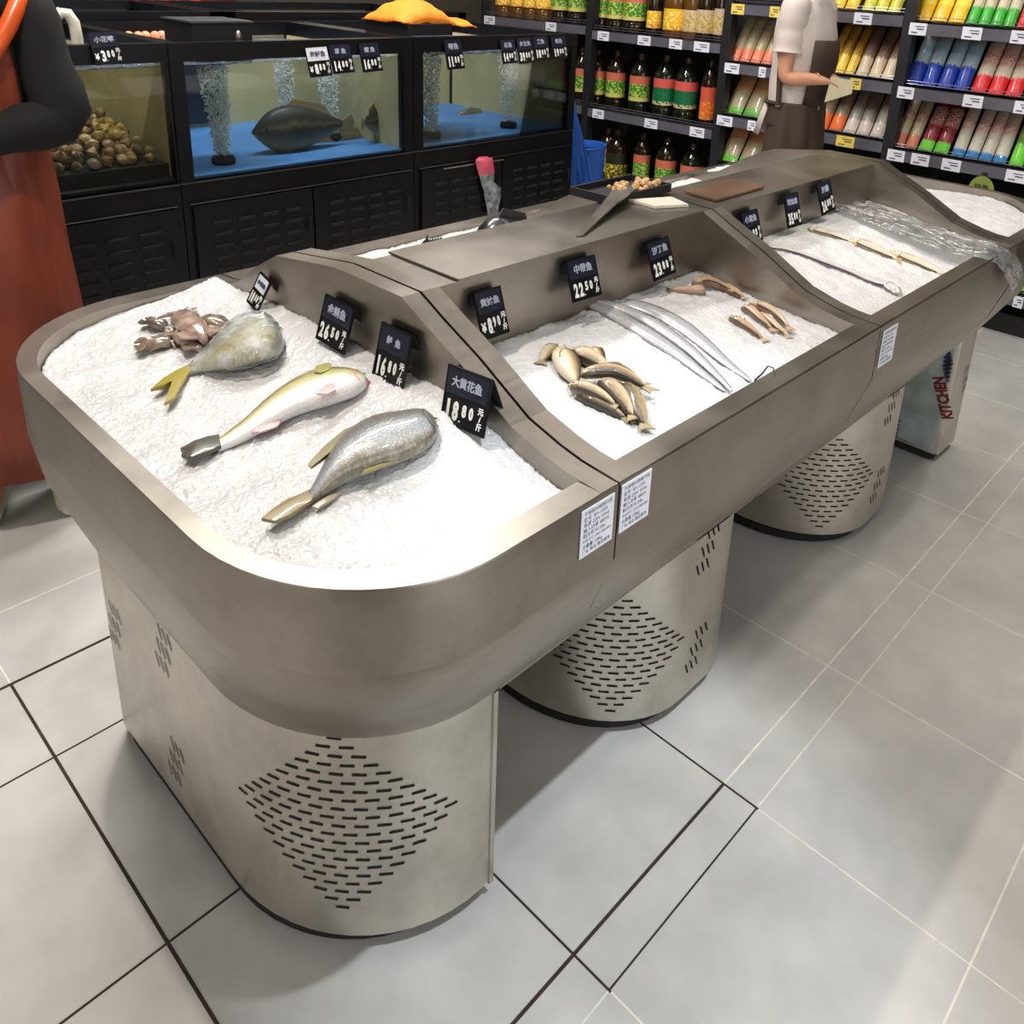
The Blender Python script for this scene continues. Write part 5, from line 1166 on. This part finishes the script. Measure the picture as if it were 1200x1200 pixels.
# ------------------------------------------------------------------ people
SKIN = mat('skin', (196, 142, 112), .5, var=.1, nscale=14)
HAIR = mat('black hair', (20, 17, 16), .5, var=.3, nscale=60)
def skin_mesh(name, nodes, edges, material, root, par, sub=2):
    me = bpy.data.meshes.new(name); names = list(nodes)
    me.from_pydata([nodes[k][0] for k in names], [(names.index(a), names.index(b_)) for a, b_ in edges], []); o = bpy.data.objects.new(name, me); COL.objects.link(o)
    md = o.modifiers.new('skin', 'SKIN'); md.use_smooth_shade = True
    for i, k in enumerate(names):
        v = me.skin_vertices[0].data[i]; r = nodes[k][1]; v.radius = r if isinstance(r, tuple) else (r, r); v.use_root = (k == root)
    s = o.modifiers.new('sub', 'SUBSURF'); s.levels = sub; s.render_levels = sub
    dg = bpy.context.evaluated_depsgraph_get(); dg.update()
    m2 = bpy.data.meshes.new_from_object(o.evaluated_get(dg)); bpy.data.objects.remove(o); bpy.data.meshes.remove(me)
    m2.name = name; m2.materials.clear(); m2.materials.append(material); q = bpy.data.objects.new(name, m2); COL.objects.link(q); pfix(q, par)
    for p in m2.polygons: p.use_smooth = True
    return q
def frame(f):      # facing direction -> (forward, side)
    F = Vector((f[0], f[1], 0)).normalized(); return F, Vector((F.y, -F.x, 0))     # side = right-hand side of the person
def build_person(label, c, face, J, H, shirt, shirt_sleeve, apron, trousers, hold=None, sleeve_short=True):
    """c: ground point, J: world joints of both arms, H: height scale"""
    F, S = frame(face); c = Vector(c); t = thing('person', label, 'person', c)
    def W(f, s, z): return c+F*f+S*s+Vector((0, 0, z*H))
    nd = {'pelvis': (W(0, 0, .98), .095), 'waist': (W(0, 0, 1.12), .085), 'chest': (W(.01, 0, 1.32), .10), 'upper': (W(0, 0, 1.44), .08), 'neck': (W(.01, 0, 1.53), .045), 'skull0': (W(.02, 0, 1.62), .07), 'skull1': (W(.025, 0, 1.70), .085), 'skull2': (W(.015, 0, 1.78), .075)}
    ed = [('pelvis', 'waist'), ('waist', 'chest'), ('chest', 'upper'), ('upper', 'neck'), ('neck', 'skull0'), ('skull0', 'skull1'), ('skull1', 'skull2')]
    for sg, k in ((1, 'r'), (-1, 'l')):
        nd.update({'hip'+k: (W(0, sg*.075, .94), .075), 'knee'+k: (W(.015, sg*.08, .50), .050), 'ankle'+k: (W(-.01, sg*.085, .09), .034), 'toe'+k: (W(.13, sg*.10, .035), .028)})
        ed += [('pelvis', 'hip'+k), ('hip'+k, 'knee'+k), ('knee'+k, 'ankle'+k), ('ankle'+k, 'toe'+k)]
        sh, el, wr, ha = J[k]
        nd.update({'sh'+k: (sh, .050), 'el'+k: (el, .041), 'fore'+k: (el.lerp(wr, .35), .040), 'wr'+k: (wr, .026), 'palm'+k: (ha, (.030, .018))})
        ed += [('upper', 'sh'+k), ('sh'+k, 'el'+k), ('el'+k, 'fore'+k), ('fore'+k, 'wr'+k), ('wr'+k, 'palm'+k)]
        d = (ha-wr).normalized(); sp = d.cross(Vector((0, 0, 1))).normalized(); dn = Vector((0, 0, -1))
        for i in range(4):
            o_ = (i-1.5)*.014; L = (.030, .036, .034, .026)[i]; b0 = ha+d*.022+sp*o_*.6+dn*abs(o_)*.1
            b1 = b0+d*L+dn*.006; b2 = b1+d*L*.5+dn*L*.6
            nd['f%d'%i+k] = (b0, .0085); nd['g%d'%i+k] = (b1, .0075); nd['h%d'%i+k] = (b2, .006); ed += [('palm'+k, 'f%d'%i+k), ('f%d'%i+k, 'g%d'%i+k), ('g%d'%i+k, 'h%d'%i+k)]
        b0 = wr.lerp(ha, .6)-sp*.022*sg; b1 = b0+d*.028-sp*.008*sg; nd['t'+k] = (b0, .010); nd['u'+k] = (b1, .0085); ed += [('palm'+k, 't'+k), ('t'+k, 'u'+k)]
    body = skin_mesh('body', nd, ed, SKIN, 'pelvis', t)
    hc = W(.022, 0, 1.71)
    M = Matrix((F, S, Vector((0, 0, 1)))).transposed().to_4x4(); M.translation = hc
    mb = MB(); mb.ball((-.018, 0, .03), (.098, .088, .125), 12, M); mb.ball((-.10, 0, -.02), (.04, .045, .05), 8, M); part(mb, 'hair', HAIR, t)
    mb = MB(); mb.tube([M@Vector((.088, 0, .01)), M@Vector((.108, 0, -.03)), M@Vector((.090, 0, -.045))], [.008, .014, .008], 8); part(mb, 'nose', SKIN, body)
    for sg in (1, -1):
        mb = MB(); mb.ball((.080, sg*.034, .008), (.010, .014, .009), 6, M); e = part(mb, 'eye', EYEW, body); mb = MB(); mb.ball((.089, sg*.034, .008), (.004, .006, .006), 6, M); part(mb, 'pupil', EYEB, e)
        mb = MB(); mb.ball((.0, sg*.088, -.02), (.016, .008, .03), 6, M); part(mb, 'ear', SKIN, body)
    mb = MB(); mb.ball((.082, 0, -.075), (.008, .026, .007), 6, M); part(mb, 'mouth', mat('lips', (168, 92, 84), .4, var=0) if 'lips' not in bpy.data.materials else bpy.data.materials['lips'], body)
    def loft(rows, nm, mt, lab=None, wr=.006, seed=0, caps=(False, False), a0=0, a1=2*PI, n=36, th=.006):
        R = []
        closed = a1-a0 > 6.2
        for (f, s, z, rf, rs) in rows:
            ring = []
            for k in range(n if closed else n+1):
                a = a0+(a1-a0)*k/n; ca, sa = math.cos(a), math.sin(a); p = W(f, s, z)+F*ca*rf+S*sa*rs
                e = noise.noise(Vector((ca*3.2, sa*3.2, z*2.3+seed)))*wr*1.6+noise.noise(Vector((ca*8, sa*8, z*5+seed)))*wr
                p += (F*ca+S*sa)*e; ring.append(p)
            R.append(ring)
        mb = MB(); mb.rings(R, caps=caps, loop=closed); o = part(mb, nm, mt, t, lab, angle=60); md = o.modifiers.new('thickness', 'SOLIDIFY'); md.thickness = th; md.offset = 1; return o
    tor = [(0, 0, .99, .106, .132), (0, 0, 1.02, .108, .134), (0, 0, 1.06, .112, .138), (0, 0, 1.14, .118, .140), (.01, 0, 1.24, .124, .150), (.01, 0, 1.34, .124, .160), (0, 0, 1.42, .108, .150), (0, 0, 1.475, .085, .115), (0, 0, 1.51, .062, .072)]
    loft(tor, 'shirt', shirt, wr=.008)
    for k in 'rl':
        sh, el, wr, ha = J[k]; mb = MB(); up = W(0, 0, 1.45)
        st = sh.lerp(up, .35); e = sh.lerp(el, .62)
        if sleeve_short: pts, rr = [st, sh, sh.lerp(el, .3), e], [.060, .066, .064, .066]
        else: pts, rr = [st, sh, sh.lerp(el, .5), el, el.lerp(wr, .5), wr], [.062, .070, .070, .072, .060, .042]
        pts2 = smooth_list(pts, 14); r2 = [rr[min(len(rr)-2, int(i/14*(len(rr)-1)))]*(1-((i/14*(len(rr)-1)) % 1 if i < 14 else 1))+rr[min(len(rr)-1, min(len(rr)-2, int(i/14*(len(rr)-1)))+1)]*((i/14*(len(rr)-1)) % 1 if i < 14 else 1)+.003*math.sin(i*1.9) for i in range(15)]
        mb.tube(pts2, r2, 14); part(mb, 'sleeve', shirt, t, angle=70)
    for sg in (1, -1):
        mb = MB(); mb.tube([W(0, sg*.07, .96), W(.01, sg*.08, .72), W(.015, sg*.082, .48), W(-.005, sg*.086, .12)], [.092, .082, .066, .052], 14); part(mb, 'trouser_leg', trousers, t)
        mb = MB(); mb.tube([W(-.06, sg*.088, .035), W(.0, sg*.090, .045), W(.07, sg*.098, .04), W(.135, sg*.102, .03), W(.17, sg*.104, .026)], [.026, .040, .038, .032, .014], 12); part(mb, 'shoe', mat('pale shoe', (188, 186, 160), .5, var=.1) if 'pale shoe' not in bpy.data.materials else bpy.data.materials['pale shoe'], t)
    return t, W, F, S, loft
WH = mat('white shirt cloth', (196, 184, 176), .75, var=.05, nscale=8); BR = mat('brown apron cloth', (58, 42, 32), .7, var=.2, nscale=6)
DK = mat('dark trousers', (24, 26, 34), .7, var=.2); BK = mat('black knit', (5, 5, 6), .9, var=.4, nscale=40); RDB = mat('rust brown apron', (120, 50, 30), .5, var=.2, nscale=5)
# person at the grocery shelves
PX = 3.62
sr, er, wr_, hr = at(932, 12, 'x', PX), at(919, 92, 'x', PX-.03), at(956, 93, 'x', PX+.02), at(967, 95, 'x', PX+.05)
cc = Vector((PX+.13, (sr.y+.01), 0))
J = {'r': (sr, er, wr_, hr), 'l': (sr+Vector((.26, 0, 0)), er+Vector((.28, -.02, 0)), hr+Vector((.14, .05, .0)), hr+Vector((.10, -.0, 0)))}
t, W_, F_, S_f, loft = build_person('person in white shirt and brown apron holding a paper beside the grocery shelves', cc, (0.0, -1), J, 1.045, WH, True, BR, DK)
loft([(.01, 0, .46, .145, .165), (.01, 0, .62, .142, .165), (.01, 0, .80, .138, .163), (.005, 0, .95, .132, .158), (0, 0, 1.045, .120, .148), (0, 0, 1.06, .118, .146)], 'apron_skirt', BR, 'dark brown apron skirt', .012, 3, a0=-2.15, a1=2.15)
loft([(0, 0, 1.05, .128, .150), (.01, 0, 1.15, .134, .150), (.015, 0, 1.25, .140, .155), (.015, 0, 1.33, .140, .150)], 'apron_bib', BR, 'dark brown apron bib', .004, 5, a0=-.8, a1=.8)
mb = MB()
for s in (1, -1): mb.tube([W_(.0, s*.158, 1.05), W_(-.01, s*.166, 1.2), W_(.0, s*.165, 1.36), W_(.01, s*.13, 1.47), W_(.0, s*.06, 1.53)], [.012]*5, 6)
mb.tube([W_(-.12, -.06, 1.055), W_(-.135, 0, 1.055), W_(-.12, .06, 1.055), W_(-.08, .135, 1.055), W_(0, .158, 1.055)], [.009]*5, 6)
part(mb, 'apron_strap', BR, t)
loft([(-.02, 0, .90, .152, .140), (-.01, 0, .98, .138, .140), (0, 0, 1.05, .120, .142)], 'shirt_tail', WH, 'white shirt tail', .004, 8, a0=PI-.95, a1=PI+.95)
mb = MB(); mb.tube([wr_+Vector((0, .021*math.cos(a), .026*math.sin(a))) for a in [2*PI*i/16 for i in range(17)]], .0025, 6); part(mb, 'bracelet', mat('gold', (206, 176, 120), .3, 1, var=0), t)
p0 = at(972, 96, 'x', PX+.06); mb = MB(); A_, B_, C_, D_ = at(974, 90, 'x', PX+.05), at(1000, 95, 'x', PX+.12), at(998, 110, 'x', PX+.12), at(966, 120, 'x', PX+.04)
mb.prism([A_, B_, C_, D_], (.003, .0, .001)); o = mb.build('paper_slip', mat('cream paper', (206, 196, 160), .6, var=.06), smooth=False, loc=(A_+D_)/2); tag(o, 'cream paper slip held in the hand of the person in the white shirt', 'paper')
# person at the counter end
PY = 2.70
sh = at(26, 2, 'y', PY-.02); el = at(72, 136, 'y', PY-.10); wr1 = at(-30, 168, 'y', PY-.12)
cc = Vector((sh.x-.155, PY+.05, 0))
J = {'r': (sh+Vector((-.36, 0, 0)), el+Vector((-.46, .02, 0)), wr1+Vector((-.24, .0, .02)), wr1+Vector((-.20, -.03, .02))), 'l': (sh, el, wr1, wr1+Vector((-.05, -.03, .0)))}
t, W_, F_, S_f, loft = build_person('person in black top and rust brown apron standing behind the rounded end of the counter', cc, (-.35, -.94), J, 1.0, BK, False, RDB, DK, sleeve_short=False)
loft([(0, 0, .17, .205, .225), (0, 0, .3, .20, .220), (0, 0, .6, .188, .205), (0, 0, .85, .168, .190), (0, 0, .98, .15, .185), (0, 0, 1.06, .140, .170), (0, 0, 1.12, .138, .168), (0, 0, 1.16, .136, .166)], 'apron_skirt', RDB, 'glossy rust brown apron', .012, 11, a0=-1.9, a1=1.9, n=48)
loft([(0, 0, 1.10, .142, .172), (0, 0, 1.2, .145, .17), (.01, 0, 1.30, .148, .168), (.01, 0, 1.38, .142, .16)], 'apron_bib', RDB, None, .006, 12, a0=-.95, a1=.95, n=24)
mb = MB(); 
mb.tube([at(50, -60, 'y', 2.70), at(38, -28, 'y', 2.66), at(22, 2, 'y', 2.625), at(10, 30, 'y', 2.60), at(-8, 62, 'y', 2.59), at(-30, 100, 'y', 2.59)], [.022]*6, 10)
part(mb, 'apron_strap', mat('orange strap', (206, 84, 30), .3, var=.15, coat=.3), t, 'shiny orange apron strap')
# ------------------------------------------------------------------ room shell and lights
WALL = mat('dim wall', (84, 76, 66), .8, var=.08, nscale=3)
WALLD = mat('pale wall', (170, 164, 154), .8, var=.08, nscale=3)
CEIL = mat('dark ceiling', (46, 46, 48), .8, var=.1, nscale=3)
def wall(name, *a, m=None):
    b = MB(); b.box(*a); return struct(b.build(name, m or WALL, smooth=False))
wall('wall_back', -4.2, 6.2, 0, 6.2, 6.3, 6.7)
wall('wall_front', -4.2, -3.7, 0, 6.2, -3.6, 6.7, m=WALLD)
wall('wall_left', -4.3, -3.6, 0, -4.2, 6.2, 6.7, m=WALLD)
wall('wall_right', 6.2, -3.6, 0, 6.3, 6.2, 6.7)
wall('ceiling', -4.2, -3.6, 6.7, 6.2, 6.2, 6.8, m=CEIL)
def area(name, loc, target, sx, sy, power, col, spread=180):
    L = bpy.data.lights.new(name, 'AREA'); L.shape = 'RECTANGLE'; L.size = sx; L.size_y = sy; L.energy = power; L.color = col; L.spread = math.radians(spread)
    o = bpy.data.objects.new(name, L); COL.objects.link(o); o.location = loc
    d = Vector(target)-Vector(loc); o.rotation_euler = d.to_track_quat('-Z', 'Y').to_euler(); return o
def spot(name, loc, target, power, col, ang, blend, size):
    L = bpy.data.lights.new(name, 'SPOT'); L.energy = power; L.color = col; L.spot_size = math.radians(ang); L.spot_blend = blend; L.shadow_soft_size = size
    o = bpy.data.objects.new(name, L); COL.objects.link(o); o.location = loc
    d = Vector(target)-Vector(loc); o.rotation_euler = d.to_track_quat('-Z', 'Y').to_euler(); return o
COOL = (.86, .94, 1.0); WARM = (1.0, .88, .74)
def point(name, loc, power, col, size):
    L = bpy.data.lights.new(name, 'POINT'); L.energy = power; L.color = col; L.shadow_soft_size = size
    o = bpy.data.objects.new(name, L); COL.objects.link(o); o.location = loc; return o
spot('overhead_spotlight', (.36, 1.62, 3.57), (.5, 1.0, 0), 180, (1.0, .90, .80), 150, .5, .035)
spot('counter_spotlight', (.62, -1.40, 6.5), (.98, .68, 0), 1150, COOL, 12.5, .7, .05)
spot('middle_spotlight', (2.1, -.3, 3.9), (1.95, .95, 0), 70, (1, .95, .88), 44, .6, .08)
spot('far_bed_fill_spot', (3.0, .0, 3.9), (2.6, 1.1, 0), 120, (1, .92, .80), 40, .6, .08)  # added spot that brightens the ice of the third bed
area('ceiling_light_field', (1.0, .4, 6.5), (1.0, .4, 0), 6.5, 5.5, 120, (1, .96, .91))
area('tank_fill_light', (1.9, 3.2, 3.8), (1.9, 3.4, 0), 2.6, .3, 150, (.98, .97, .94))  # added area lamp that brightens the tank interiors
area('left_fill_light', (-3.9, .9, 1.9), (.3, 1.1, .4), 3.2, 2.2, 62, (1, .97, .93))  # added soft fill near the left wall, no window behind it
area('front_fill_light', (.9, -3.3, 1.9), (1.2, .6, .4), 3.4, 2.2, 78, (.96, .98, 1.0))  # added low fill for the counter fronts, set before a plain wall
area('shelf_panel_light', (3.9, 1.4, 3.8), (4.4, 1.5, .6), 3.2, .25, 30, (1, .93, .84))
W = bpy.data.worlds.new('world'); SC.world = W; W.use_nodes = True
SC.view_settings.exposure = .08
W.node_tree.nodes['Background'].inputs[0].default_value = (.05, .05, .05, 1)
